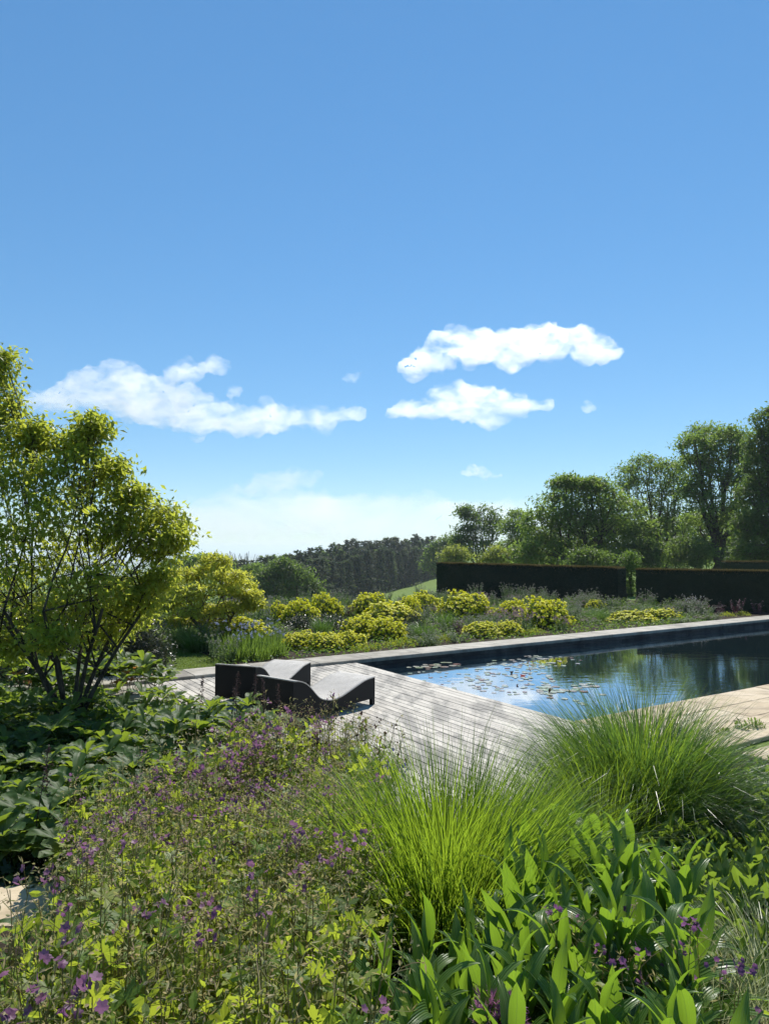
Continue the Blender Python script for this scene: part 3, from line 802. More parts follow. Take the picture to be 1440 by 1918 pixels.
# ------------------------------------------------------------------ trees
def broadleaf(name, label, cat, base, lobes, trunk_r, stems, leaf, ntw, nlf, mat, group=None, seed=0, spread=.5, droop=.3, sub=9, tw_r=.012, flat=.55, bark='bark', trunks=1, lean=0.0, tl0=.45, puff=.75):
    """lobes: (centre xyz, radii xyz) relative to the base; every lobe is hung with twigs and every twig with leaves"""
    r = np.random.default_rng(seed)
    o = thing(name, label, cat, base, 0, group)
    L = np.array([l[0] for l in lobes], float); Rr = np.array([l[1] for l in lobes], float)
    top = L[:, 2].max()
    gt = Geo(); gb = Geo(); gl = Geo()
    # trunks
    forks = []
    for s in range(trunks):
        a = 2 * PI * s / max(1, trunks) + r.uniform(-.4, .4)
        off = 0 if trunks == 1 else trunk_r * 1.6
        fx = lean + (0 if trunks == 1 else math.cos(a) * spread); fy = 0 if trunks == 1 else math.sin(a) * spread
        hz = L[:, 2].min() * .55 + top * .22
        k = 7; tt = np.linspace(0, 1, k)
        P = np.stack([math.cos(a) * off + (fx + L[:, 0].mean() * .35) * tt ** 1.4 + r.normal(0, trunk_r * .35, k) * (tt > 0), math.sin(a) * off + fy * tt ** 1.4 + r.normal(0, trunk_r * .35, k) * (tt > 0), hz * tt - .1 * (tt == 0)], -1)
        Rd = trunk_r * (1 - .45 * tt) * (1 + .5 * np.exp(-tt * 9))
        gt.add(*tubes(P[None], Rd[None], 9)); forks.append(P)
    LP, LN = [], []
    tips_all = []
    for li in range(len(L)):
        c, q = L[li], Rr[li]
        fk = forks[li % len(forks)]
        j = r.integers(3, 7); st = fk[j]
        en = c - np.array([0, 0, q[2] * .35])
        mid = (st + en) / 2 + np.array([0, 0, -.08 * np.linalg.norm(en - st)]) + r.normal(0, .04, 3) * np.linalg.norm(en - st)
        tt = np.linspace(0, 1, 7)[:, None]
        P = (1 - tt) ** 2 * st + 2 * tt * (1 - tt) * mid + tt ** 2 * en
        P[1:-1] += r.normal(0, .015 * np.linalg.norm(en - st), (5, 3))
        r0 = trunk_r * .42; gb.add(*tubes(P[None], (np.linspace(r0, r0 * .28, 7))[None], 6))
        # secondary branches
        nsub = sub
        d = rdir(r, nsub, .25)
        rad = r.uniform(.55, .95, (nsub, 1))
        E = c + d * q * rad
        s0 = P[r.integers(3, 7, nsub)]
        tt2 = np.linspace(0, 1, 5)[None, :, None]
        M2 = (s0 + E) / 2 + r.normal(0, .08, (nsub, 3)) * q
        PP = (1 - tt2) ** 2 * s0[:, None] + 2 * tt2 * (1 - tt2) * M2[:, None] + tt2 ** 2 * E[:, None]
        gb.add(*tubes(PP, np.repeat(np.linspace(r0 * .28, tw_r * 1.2, 5)[None], nsub, 0), 4))
        # twigs
        cand = PP[:, 1:].reshape(-1, 3)
        q1 = c + rdir(r, ntw, .22) * q * r.uniform(.35, 1.0, (ntw, 1)) ** .55 * r.uniform(.9, 1.1, (ntw, 1))
        near = np.argmin(((q1[:, None] - cand[None]) ** 2).sum(-1), 1)
        q0 = cand[near]; dd = nrm(q1 - q0 + 1e-6); ln = np.linalg.norm(q1 - q0, axis=1, keepdims=True)
        qm = (q0 + q1) / 2 + np.array([0, 0, 1]) * ln * .1
        gb.add(*tubes(np.stack([q0, qm, q1], 1), np.repeat(np.array([[tw_r, tw_r * .75, tw_r * .4]]), ntw, 0), 3))
        # leaves along the outer half of each twig
        idx = np.repeat(np.arange(ntw), nlf); tl = r.uniform(tl0, 1.05, len(idx))[:, None]
        pos = q0[idx] * (1 - tl) + q1[idx] * tl + r.normal(0, 1, (len(idx), 3)) * np.array([1, 1, flat]) * leaf * puff
        LP.append(pos); LN.append(dd[idx])
    P = np.concatenate(LP); Dd = np.concatenate(LN)
    n = len(P)
    D = nrm(Dd * .6 + r.normal(0, .7, (n, 3)) + np.array([0, 0, -droop]))
    N = nrm(r.normal(0, .55, (n, 3)) + np.array([0, 0, 1.0]))
    sc = leaf * r.uniform(.65, 1.35, n)
    gl.add(*inst(LD_V, LD_F, P, D, N, np.stack([sc * 1.15, sc, sc], -1)))
    link('trunk', gt.mesh('trunk', M[bark], True), o)
    link('branches', gb.mesh('branches', M[bark], True), o)
    link('crown', gl.mesh('crown', M[mat]), o)
    return o, n

def lobes_px(spec, d, base, depth=.8):
    out = []
    rr = np.random.default_rng(len(spec) * 7 + 1)
    for s in spec:
        px, py, rx, ry = s[:4]; dz = s[4] if len(s) > 4 else rr.uniform(-.35, .35) * rx / FPX * d * 2
        dd = d + dz
        c = gd(px, py, dd) - np.array(base)
        out.append((c, (rx / FPX * dd, rx / FPX * dd * depth, ry / FPX * dd)))
    return out

# golden shrub-tree on the left
d = 9.6
b = gd(135, 1262, d); base = np.array([b[0], b[1], float(ground(b[0], b[1]))])
spec = [(3, 680, 15, 34, .3), (-12, 730, 34, 44, .6), (8, 775, 30, 40, .4), (-30, 800, 50, 50, .1), (0, 850, 60, 50, .2), (66, 812, 14, 26, .1), (172, 800, 18, 24, 0), (130, 838, 26, 24, .3), (218, 880, 22, 22, .2), (325, 1012, 22, 18, .2), (250, 925, 22, 12, .1), (-30, 940, 80, 70, -.5), (60, 845, 34, 55, .2), (70, 905, 50, 50, -.3),
        (168, 830, 34, 42, .1), (150, 880, 52, 48, -.2), (185, 925, 52, 45, .3), (110, 960, 75, 50, -.6), (200, 985, 45, 45, -.1),
        (270, 960, 62, 34, .2), (310, 985, 42, 34, .5), (250, 1010, 60, 38, .1), (295, 1030, 48, 20, .4), (150, 1040, 70, 45, .5),
        (60, 1020, 80, 60, -.2), (-20, 1050, 80, 70, -.8), (60, 1100, 85, 45, .4), (170, 1100, 75, 40, -.6), (225, 1110, 50, 45, .2),
        (120, 1150, 80, 35, -.3), (235, 1155, 50, 30, 0.5), (10, 1150, 80, 40, .2), (100, 1195, 45, 26, -.9), (265, 1120, 46, 26, .2), (295, 1085, 30, 16, .3), (60, 1205, 60, 24, .3), (190, 1190, 50, 22, .6), (-10, 1215, 50, 26, .1)]
_, nl = broadleaf('golden_tree', 'many stemmed golden leaved small tree rising over the dark leafy bed', 'tree', base, lobes_px(spec, d, base, .9),
          .034, 6, .088, 66, 10, 'gold_leaf', seed=5, spread=.95, droop=.5, sub=10, tw_r=.0036, bark='bark', trunks=8, tl0=.25, puff=1.35)
print('left tree leaves', nl)
# low yellow maple-like tree beyond the coping
d = 19.0
b = gd(400, 1185, d); base = np.array([b[0], b[1], float(ground(b[0], b[1]))])
spec = [(405, 1052, 30, 16, 0), (372, 1072, 40, 13, .3), (428, 1078, 42, 13, -.3), (462, 1112, 30, 12, .1), (335, 1080, 40, 16, .4), (395, 1102, 62, 13, -.5), (452, 1096, 26, 10, .4),
        (345, 1115, 45, 14, -.2), (435, 1138, 56, 12, .2), (370, 1146, 50, 13, -.4), (305, 1135, 44, 13, 0), (402, 1170, 40, 12, .1), (270, 1118, 44, 16, .6), (476, 1132, 18, 7, 0), (300, 1100, 36, 12, .8), (330, 1165, 34, 10, .2)]
broadleaf('yellow_maple', 'low spreading yellow leaved tree beyond the deck, in front of the far valley', 'tree', base, lobes_px(spec, d, base, .9),
          .07, 3, .10, 90, 12, 'gold_leaf2', seed=9, spread=.5, droop=.2, sub=8, tw_r=.006, flat=.35, bark='twig', trunks=3)

PARK = 'broadleaved trees beyond the clipped hedge'
def park(name, label, px, basey, d, spec, tr, leaf, ntw, nlf, mat, seed, trunks=1, group=PARK, sub=8, spread=1.0, flat=.5):
    b = gd(px, basey, d); base = np.array([b[0], b[1], float(ground(b[0], b[1]))])
    return broadleaf(name, label, 'tree', base, lobes_px(spec, d, base, .8), tr, 1, leaf * .66, int(ntw * 1.2), int(nlf * 2.2), mat, group, seed, spread, .25, sub, tr * .045, flat, 'bark', trunks, 0.0, .7, 1.25)
park('park_tree', 'broad domed tree with dark forking limbs behind the middle of the long hedge', 1120, 1070, 62,
     [(1090, 925, 50, 28), (1040, 950, 50, 30), (1130, 940, 50, 32), (1010, 985, 40, 34), (1170, 960, 42, 34), (1075, 975, 48, 30), (1200, 1000, 34, 34), (1130, 990, 52, 32),
      (1020, 1030, 42, 26), (1215, 1035, 30, 26), (1080, 1030, 55, 26), (1160, 1040, 52, 24), (985, 1040, 28, 26), (1060, 905, 26, 12), (1110, 908, 30, 12)],
     .42, .46, 70, 9, 'tree_leaf', 21, trunks=3, spread=2.4)
park('park_tree', 'open crowned tree with thin top showing sky, between the domed tree and the tall tree', 1245, 1070, 74,
     [(1210, 875, 42, 24), (1170, 895, 26, 26), (1245, 885, 36, 26), (1270, 905, 26, 24), (1200, 915, 44, 24), (1250, 935, 42, 28), (1225, 960, 40, 26), (1270, 975, 36, 28), (1230, 1005, 40, 26), (1265, 1030, 42, 26), (1220, 1045, 42, 22)],
     .42, .46, 52, 8, 'tree_leaf', 22, spread=.6)
park('park_tree', 'tall tree with layered umbrella crown and dark straight trunk near the right edge', 1345, 1075, 66,
     [(1330, 815, 52, 20), (1300, 835, 34, 22), (1370, 820, 36, 22), (1345, 850, 50, 22), (1300, 870, 34, 18), (1390, 855, 30, 24), (1330, 895, 50, 22), (1385, 905, 34, 26), (1300, 920, 34, 20),
      (1340, 945, 50, 28), (1310, 985, 48, 30), (1380, 985, 44, 32), (1350, 1030, 55, 28), (1295, 1035, 45, 26), (1410, 1040, 40, 24)],
     .5, .46, 62, 9, 'tree_leaf', 23, spread=.6)
park('park_tree', 'dark dense tree cut by the right edge of the view, highest of the row', 1455, 1080, 52,
     [(1445, 790, 36, 32), (1425, 830, 30, 28), (1470, 840, 50, 40), (1420, 875, 36, 30), (1455, 900, 50, 36), (1410, 925, 32, 28), (1450, 960, 52, 36), (1400, 985, 32, 26), (1440, 1020, 52, 36), (1490, 930, 60, 60), (1490, 1010, 60, 50), (1405, 1040, 40, 22)],
     .45, .36, 80, 10, 'tree_leaf_dark', 24, spread=.8)
park('park_tree', 'dark twin topped tree standing alone at the left end of the tree row', 905, 1065, 105,
     [(910, 968, 28, 22), (885, 975, 20, 18), (870, 1000, 22, 16), (905, 1000, 34, 24), (925, 985, 20, 24), (885, 1030, 34, 22), (920, 1035, 34, 24), (858, 1012, 12, 12), (870, 960, 12, 12)],
     .4, .62, 40, 8, 'tree_leaf_dark', 25, spread=.9, sub=7)
park('park_tree', 'slim leaning tree between the twin topped tree and the domed tree', 965, 1065, 95,
     [(968, 968, 16, 14), (955, 990, 18, 18), (975, 1000, 22, 18), (960, 1025, 24, 20), (985, 1035, 24, 20), (945, 1040, 20, 18)],
     .3, .56, 40, 8, 'tree_leaf', 26, sub=7)
park('small_tree', 'small light green round tree peeping over the left end of the hedge', 848, 1070, 88,
     [(848, 1035, 20, 14), (838, 1045, 18, 14), (865, 1040, 18, 14), (850, 1058, 26, 12)], .2, .45, 40, 8, 'tree_leaf_light', 27, sub=6)
park('small_tree', 'light green bushy tree low beside the domed tree above the hedge', 925, 1075, 72,
     [(928, 1038, 20, 14), (915, 1050, 20, 12), (945, 1050, 24, 14), (965, 1045, 24, 18), (985, 1050, 24, 14)], .2, .40, 42, 8, 'tree_leaf_light', 28, sub=6)
park('park_tree', 'tree climbing the slope behind the light green round tree, next to the pines', 828, 1070, 165,
     [(830, 1022, 22, 16), (812, 1032, 16, 14), (845, 1020, 16, 16), (825, 1048, 26, 20), (808, 1058, 16, 20), (850, 1045, 20, 20), (870, 1025, 18, 14)],
     .5, .9, 36, 7, 'tree_leaf_dark', 29, sub=6)
park('ivy_tree', 'ivy clad trunk filling the gap between the two clipped hedges', 1178, 1160, 38,
     [(1178, 1075, 15, 22), (1178, 1105, 14, 22), (1178, 1135, 15, 20), (1180, 1050, 20, 18)], .18, .17, 60, 9, 'mid_leaf', 30, sub=7)
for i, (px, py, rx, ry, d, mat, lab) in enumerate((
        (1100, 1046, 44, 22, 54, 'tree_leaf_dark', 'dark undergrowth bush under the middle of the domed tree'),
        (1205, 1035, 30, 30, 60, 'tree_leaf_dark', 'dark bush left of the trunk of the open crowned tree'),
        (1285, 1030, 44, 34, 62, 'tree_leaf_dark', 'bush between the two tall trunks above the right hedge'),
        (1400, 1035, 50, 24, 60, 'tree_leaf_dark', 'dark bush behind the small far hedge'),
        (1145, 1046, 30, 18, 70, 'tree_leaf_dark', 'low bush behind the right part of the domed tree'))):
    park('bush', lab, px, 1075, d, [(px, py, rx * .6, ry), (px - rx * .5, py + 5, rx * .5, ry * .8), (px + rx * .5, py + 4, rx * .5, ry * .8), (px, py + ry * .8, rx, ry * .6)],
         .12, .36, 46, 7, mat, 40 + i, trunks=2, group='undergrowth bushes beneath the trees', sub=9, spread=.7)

for i, (px, ty, dd, w, mat) in enumerate(((1005, 985, 112, 44, 'tree_leaf'), (1075, 965, 108, 50, 'tree_leaf_dark'), (1150, 960, 104, 50, 'tree_leaf'), (1235, 965, 108, 52, 'tree_leaf_dark'), (1310, 955, 100, 54, 'tree_leaf'), (1385, 940, 92, 56, 'tree_leaf_dark'))):
    park('park_tree', nth(i + 1) + ' from left of the trees massed behind the domed and the tall trees', px, 1070, dd,
         [(px, ty + 18, w * .6, 18), (px - w * .5, ty + 36, w * .5, 22), (px + w * .5, ty + 34, w * .5, 22), (px, ty + 55, w * .8, 26), (px - w * .5, ty + 80, w * .6, 24), (px + w * .5, ty + 80, w * .6, 24), (px, ty + 90, w, 18)],
         0.4, .62, 46, 8, mat, 80 + i, sub=6, spread=.8)
# valley trees
VAL = 'round trees down in the valley'
park('valley_tree', 'big rounded dark green tree in the valley in front of the pines', 535, 1120, 95,
     [(525, 1070, 36, 18), (500, 1082, 24, 18), (555, 1080, 30, 20), (520, 1098, 40, 20), (575, 1095, 22, 18), (490, 1105, 24, 16), (560, 1110, 34, 18), (588, 1112, 16, 12), (530, 1058, 22, 9)],
     .5, .62, 56, 9, 'tree_leaf_dark', 51, group=VAL, sub=7, trunks=2, spread=1.5)
park('valley_tree', 'small paler round tree left behind the big rounded valley tree', 476, 1110, 120,
     [(476, 1068, 18, 12), (462, 1080, 18, 14), (488, 1080, 16, 14), (470, 1098, 24, 14)], .3, .62, 40, 8, 'tree_leaf', 52, group=VAL, sub=6)
park('valley_tree', 'green tree crowns showing just above the yellow leaved tree', 350, 1110, 110,
     [(345, 1052, 22, 12), (320, 1062, 20, 14), (375, 1050, 18, 12), (395, 1048, 18, 10), (350, 1075, 40, 20), (415, 1060, 22, 16)], .3, .62, 44, 8, 'tree_leaf', 53, group=VAL, sub=6)
park('valley_tree', 'sunlit green tree among the pines on the left half of the wood', 625, 1100, 215,
     [(625, 1040, 14, 9), (617, 1052, 14, 10), (632, 1055, 12, 10), (625, 1068, 16, 12)], .4, 1.1, 36, 7, 'tree_leaf_light', 54, group=VAL, sub=6)
park('valley_tree', 'low green tree at the left end of the pine wood', 530, 1080, 200,
     [(535, 1050, 16, 8), (515, 1054, 16, 8), (550, 1052, 14, 9), (500, 1060, 18, 9)], .4, 1.1, 34, 7, 'tree_leaf', 55, group=VAL, sub=6)
# leafless twiggy tree
r = np.random.default_rng(77)
b = gd(455, 1085, 130); base = (b[0], b[1], float(ground(b[0], b[1])))
o = thing('bare_tree', 'grey leafless twiggy tree showing above the yellow leaved tree against the hazy plain', 'tree', base)
g = Geo(); tz = gd(455, 1036, 130)[2] - base[2]
n = 90
s0 = np.stack([r.normal(0, .8, n), r.normal(0, .8, n), r.uniform(.3, .6, n) * tz], -1)
e0 = np.stack([r.normal(0, 2.3, n), r.normal(0, 1.6, n), r.uniform(.8, 1.03, n) * tz], -1)
g.add(*tubes(np.stack([s0, (s0 + e0) / 2 + r.normal(0, .25, (n, 3)), e0], 1), np.repeat([[.09, .06, .03]], n, 0), 3))
link('crown', g.mesh('crown', M['twig']), o)
g = Geo(); g.add(*tubes(np.array([[(0, 0, -.2), (.1, 0, tz * .4), (0, .1, tz * .8)]]), np.array([[.3, .2, .08]]), 6))
link('trunk', g.mesh('trunk', M['bark']), o)

# pine wood
def pine_mesh(seed, mat2):
    r = np.random.default_rng(seed)
    g = Geo(); H = 1.0
    g.add(*tubes(np.array([[(0, 0, -.02), (.004, 0, .5), (0, .003, .97)]]), np.array([[.014, .010, .003]]), 5), 1)
    P, D, Sc = [], [], []
    nw = 25
    for k in range(nw):
        h = .10 + .90 * k / (nw - 1)
        rad = (.12 * (1 - (h / 1.02) ** 2.2) + .018) * r.uniform(.7, 1.25)
        for j in range(7):
            a = r.uniform(0, 2 * PI); rr = rad * r.uniform(.55, 1.1)
            for q in range(7):
                s = (q + 1) / 7
                P.append((math.cos(a) * rr * s + r.normal(0, .006), math.sin(a) * rr * s + r.normal(0, .006), h - .02 * s + r.normal(0, .007)))
                D.append((math.cos(a + r.normal(0, .7)), math.sin(a + r.normal(0, .7)), r.normal(.15, .4)))
                Sc.append(r.uniform(.028, .05))
    P, D, Sc = np.array(P), np.array(D), np.array(Sc)
    N = nrm(r.normal(0, .6, P.shape) + np.array([0, 0, 1]))
    g.add(*inst(LD_V, LD_F, P, D, N, np.stack([Sc * 1.3, Sc, Sc], -1)), 0)
    return g.mesh('pine_tree', [M[mat2], M['bark']])
PINES = [pine_mesh(100 + i, ('larch', 'conifer', 'conifer', 'larch', 'conifer', 'wood_leaf')[i]) for i in range(6)]
rng = np.random.default_rng(31)
def skyline(px):
    return np.interp(px, [430, 470, 520, 560, 600, 640, 700, 760, 810, 835], [1054, 1052, 1043, 1033, 1026, 1019, 1007, 1004, 1007, 1014])
def edge_d(px):                    # the near edge of the wood follows the top of the field
    return np.interp(px, [420, 560, 700, 760, 830], [120, 150, 200, 222, 240])
prow = ['front row of the pine wood at the top of the field', 'second row of the pine wood', 'deep rows of the pine wood', 'skyline row of the pine wood']
cnt = 0
for row in range(4):
    n = (52, 46, 44, 52)[row]
    for k in range(n):
        px = 425 + (845 - 425) * (k + rng.uniform(.1, .9)) / n
        dd = edge_d(px) + (4, 13, 24, 40)[row] + rng.uniform(-3, 3)
        x = (px - 720) / FPX * dd
        zb = float(ground(x, dd)) - .3
        ytop = skyline(px) + (26, 15, 7, 0)[row] + rng.uniform(-5, 9)
        zt = gd(px, ytop, dd)[2]
        h = max(7, zt - zb)
        o = link('pine_tree', PINES[int(rng.integers(6))], None, (x, dd, zb), rng.uniform(0, 6.28))
        s = h; w_ = rng.uniform(1.15, 1.9); o.scale = (s * w_, s * w_ * rng.uniform(.85, 1.1), s)
        tag(o, 'tall dark pine, ' + nth(k + 1) + ' from the left in the ' + ('front row', 'second row', 'third row', 'skyline row')[row] + ' of the far wood', 'tree', 'pines of the far wood')
        cnt += 1
# small saplings and posts along the top of the field are too faint to tell apart: rough grass edge
# ------------------------------------------------------------------ clipped hedges
def hedge(label, p0, p1, zt0, zt1, thick, seed, leaf=.055, nf=26000, group='clipped yew hedges'):
    r = np.random.default_rng(seed)
    p0 = np.array(p0, float); p1 = np.array(p1, float)
    L = np.linalg.norm(p1 - p0); d = (p1 - p0) / L; nrmv = np.array([d[1], -d[0]])
    if nrmv[1] > 0: nrmv = -nrmv
    o = thing('hedge', label, 'hedge', (p0[0], p0[1], 0), 0, group)
    nl = int(L / .14); nh = 14; nt = 6
    def top(s): return zt0 + (zt1 - zt0) * s
    def P3(s, w, h):
        x = d * s * L + nrmv * (thick / 2 - w * thick)
        gzv = float(ground(p0[0] + x[0], p0[1] + x[1])) - .15
        z = gzv + (top(s) - gzv) * h
        j = mnoise.noise((s * L * 1.6, w * 3 + seed, h * 3)) * .06
        return (x[0] + nrmv[0] * j, x[1] + nrmv[1] * j, z + j * .5)
    V, F = [], []
    prof = [(0, h / nh) for h in range(nh + 1)] + [((w + 1) / nt, 1) for w in range(nt)] + [(1, 1 - (h + 1) / nh) for h in range(nh)]
    for i in range(nl + 1):
        for (w, h) in prof: V.append(P3(i / nl, w, h))
    m = len(prof)
    for i in range(nl):
        for j in range(m - 1):
            a = i * m + j; F.append((a, a + 1, a + m + 1, a + m))
    g = Geo().add(V, F)
    for s in (0, nl):
        c = s * m
        q = [(c + j, c + m - 1 - j) for j in range(m // 2)]
        FF = [(q[k][0], q[k][1], q[k + 1][1], q[k + 1][0]) for k in range(len(q) - 1)]
        g.add(np.array(V), np.array(FF))
    link('hedge_body', g.mesh('hedge_body', M['yew'], True), o)
    # leaves over front, top and ends
    gl = Geo(); A = []
    n1 = nf
    s = r.random(n1); face = r.random(n1)
    w = np.where(face < .62, 0, np.where(face < .85, r.random(n1), np.where(face < .93, 0, 0)))
    h = np.where(face < .62, r.random(n1), 1.0)
    endm = face > .93; s = np.where(endm, (r.random(n1) < .5) * 1.0, s); w = np.where(endm, r.random(n1), w); h = np.where(endm, r.random(n1), h)
    P = np.array([P3(a_, b_, c_) for a_, b_, c_ in zip(s, w, h)]) + r.normal(0, .02, (n1, 3))
    D = rdir(r, n1, .6); N = rdir(r, n1, .3)
    gl.add(*inst(LD_V, LD_F, P, D, N, leaf * r.uniform(.6, 1.4, n1)))
    link('leaves', gl.mesh('leaves', M['yew']), o)
    n2 = int(nf * .42)
    s = r.random(n2); w = r.random(n2)
    w = np.where(r.random(n2) < .35, r.uniform(-.015, .03, n2), w)
    P = np.array([P3(a_, b_, 1.0) for a_, b_ in zip(s, w)]) + np.abs(r.normal(0, .022, (n2, 3))) * (0, 0, 1)
    lowf = r.random(n2) < .25
    P[lowf, 2] -= np.abs(r.normal(0, .09, lowf.sum())); P[lowf, :2] += 0
    gl = Geo().add(*inst(LD_V, LD_F, P, rdir(r, n2, 1.6), rdir(r, n2, 0), np.stack([leaf * .8 * r.uniform(.6, 1.4, n2), leaf * 1.35 * r.uniform(.6, 1.5, n2), leaf * np.ones(n2)], -1)))
    link('new_growth', gl.mesh('new_growth', M['yew_tip']), o)
    return o
h0 = gd(828, 1056, 38.0); h1 = gd(1164, 1065.5, 32.0)
hedge('long dark clipped yew hedge on the left, ending beside the green field', h0[:2], h1[:2], h0[2], h1[2], 1.1, 61, .06, 34000)
h0 = gd(1192, 1068, 30.6); h1 = gd(1440, 1072, 28.6); h2 = h0 + (h1 - h0) * 1.16
hedge('dark clipped yew hedge on the right, nearest the pool coping', h0[:2], h2[:2], h0[2], h2[2], 1.1, 62, .055, 26000)
h0 = gd(1353, 1053, 46); h1 = gd(1440, 1053.5, 45.5); h2 = h0 + (h1 - h0) * 1.7
hedge('short length of clipped hedge farther back under the trees at the right edge', h0[:2], h2[:2], h0[2], h2[2], 1.1, 63, .07, 9000)

# ------------------------------------------------------------------ plants of the far bed
def mats_mesh(g, name, mat): return g.mesh(name, M[mat])
def spread_pts(r, n, R, H, pw=.5):
    a = r.uniform(0, 2 * PI, n); q = r.random(n) ** pw
    return np.stack([np.cos(a) * q * R, np.sin(a) * q * R, np.zeros(n)], -1), q
def make_euphorbia(seed):
    r = np.random.default_rng(seed)
    o = thing('euphorbia', 'x', 'shrub')
    n = 250
    k = np.arange(n) + .5; ph = np.arccos(1 - k / n * .98); th = PI * (1 + 5 ** .5) * k
    d = np.stack([np.cos(th) * np.sin(ph), np.sin(th) * np.sin(ph), np.cos(ph)], -1)
    C = d * np.array([1, 1, .95]) * r.uniform(.84, 1.06, (n, 1)) + r.normal(0, .03, (n, 3))
    lump = np.array([mnoise.noise((c[0] * 1.7 + seed * 9, c[1] * 1.7, c[2] * 1.7)) for c in C])[:, None]
    C = C * (1 + lump * .28)
    m = 13
    idx = np.repeat(np.arange(n), m); nn = len(idx)
    ax = nrm(d * .5 + np.array([0, 0, .8])); rd = r.normal(0, 1, (nn, 3))
    off = nrm(rd - (rd * ax[idx]).sum(1, keepdims=True) * ax[idx])
    hs = r.uniform(.072, .108, n)[idx][:, None]
    P = C[idx] + ax[idx] * r.uniform(-.4, .6, (nn, 1)) * hs
    D = nrm(off + ax[idx] * .6)
    g = Geo().add(*inst(LB_V, [(0,1,6),(1,2,6),(2,3,6),(3,4,6),(4,5,6),(5,0,6)], P, D, ax[idx] + r.normal(0, .3, (nn, 3)), np.stack([hs[:, 0] * 1.5, hs[:, 0], hs[:, 0]], -1)))
    link('flower_heads', g.mesh('flower_heads', M['euph']), o)
    g = Geo()
    sidx = r.integers(0, n, 150)
    P0 = C[sidx] * (.25, .25, 0); P1 = C[sidx]
    g.add(*tubes(np.stack([P0, (P0 + P1) / 2 + (0, 0, -.05), P1], 1), np.full((150, 3), .008), 3))
    n2 = 2100; s2 = r.integers(0, n, n2); t = r.uniform(.45, .98, (n2, 1))
    P = C[s2] * (.25, .25, 0) * (1 - t) + C[s2] * t
    g.add(*inst(LD_V, LD_F, P, nrm(r.normal(0, 1, (n2, 3)) + (0, 0, .2)), rdir(r, n2, 1), r.uniform(.09, .15, n2)))
    link('foliage', g.mesh('foliage', M['euph_leaf']), o)
    return o
EU = Kind([make_euphorbia(200 + i) for i in range(4)])
def make_perennial(seed, name, cat, leafm, budm, nst, H, R, leaf, nlf, bud, nbud, lean=.25, budn='buds'):
    r = np.random.default_rng(seed)
    o = thing(name, 'x', cat)
    P0, q = spread_pts(r, nst, R * .6, H)
    out = nrm(P0 + r.normal(0, .02, P0.shape) + 1e-6) * (1, 1, 0)
    hh = H * (1 - .25 * q[:, None]) * r.uniform(.7, 1.12, (nst, 1))
    P2 = P0 + out * lean * hh + (0, 0, 1) * hh + r.normal(0, .05, P0.shape) * hh
    P1 = (P0 + P2) / 2 + (0, 0, .04) * hh - out * .05
    g = Geo().add(*tubes(np.stack([P0, P1, P2], 1), np.tile([[.007, .005, .003]], (nst, 1)) * (H / .8), 3))
    n = nst * nlf; i = np.repeat(np.arange(nst), nlf); t = r.uniform(.08, .97, (n, 1))
    P = (1 - t) ** 2 * P0[i] + 2 * t * (1 - t) * P1[i] + t ** 2 * P2[i]
    D = nrm(r.normal(0, 1, (n, 3)) * (1, 1, .5) + (0, 0, .45)); sc = leaf * r.uniform(.6, 1.3, n) * (1.25 - .7 * t[:, 0])
    g.add(*inst(LD_V, LD_F, P, D, rdir(r, n, 1.2), sc))
    link('foliage', g.mesh('foliage', M[leafm]), o)
    if budm:
        n = nst * nbud; i = np.repeat(np.arange(nst), nbud)
        P = P2[i] + r.normal(0, bud * 1.1, (n, 3)) * (1, 1, .6)
        m = 5; P = np.repeat(P, m, 0) + r.normal(0, bud * .25, (n * m, 3))
        g = Geo().add(*inst(LD_V, LD_F, P, rdir(r, n * m, .5), rdir(r, n * m, .5), np.stack([bud * r.uniform(1, 2, n * m)] * 3, -1)))
        link(budn, g.mesh(budn, M[budm]), o)
    return o
def make_tuft(seed, name, cat, mat, n, L, R, wd, lean, bend, cut=6, topm=None):
    """fountain of blades"""
    r = np.random.default_rng(seed)
    o = thing(name, 'x', cat)
    link('blades', tuft_geo(r, n, L, R, wd, lean, bend, cut).mesh('blades', M[mat]), o)
    return o
def tuft_geo(r, n, L, R, wd, lean, bend, cut=6, kink=.0, ctr=(0, 0)):
    a = r.uniform(0, 2 * PI, n); q = r.random(n) ** .6
    P = np.stack([np.cos(a) * q * R, np.sin(a) * q * R, -.03 + 0 * q], -1)
    az = a + r.normal(0, .7, n)
    til = np.abs(r.normal(0, .12, n)) + lean * q * r.uniform(.5, 1.2, n)
    ln = L * r.uniform(.45, 1.08, n) * (1 - .12 * q)
    bd = bend * r.uniform(.3, 1.5, n)
    pts = [P.copy()]
    w = []
    tw = az + r.normal(0, .12, n)
    for k in range(cut):
        t = (k + .5) / cut
        ang = til + bd * t ** 2.2
        st = ln / cut
        P = P + np.stack([np.sin(ang) * np.cos(tw) * st, np.sin(ang) * np.sin(tw) * st, np.cos(ang) * st], -1)
        pts.append(P.copy())
    PP = np.stack(pts, 1)
    t = np.linspace(0, 1, cut + 1)
    Wd = (wd * r.uniform(.6, 1.3, n))[:, None] * (1 - t[None] ** 2.2 * .93)
    sa = tw + PI / 2 + r.normal(0, .9, n)
    side = np.stack([np.cos(sa), np.sin(sa), r.normal(0, .15, n)], -1)
    return Geo().add(*ribbons(PP, Wd, nrm(side)))
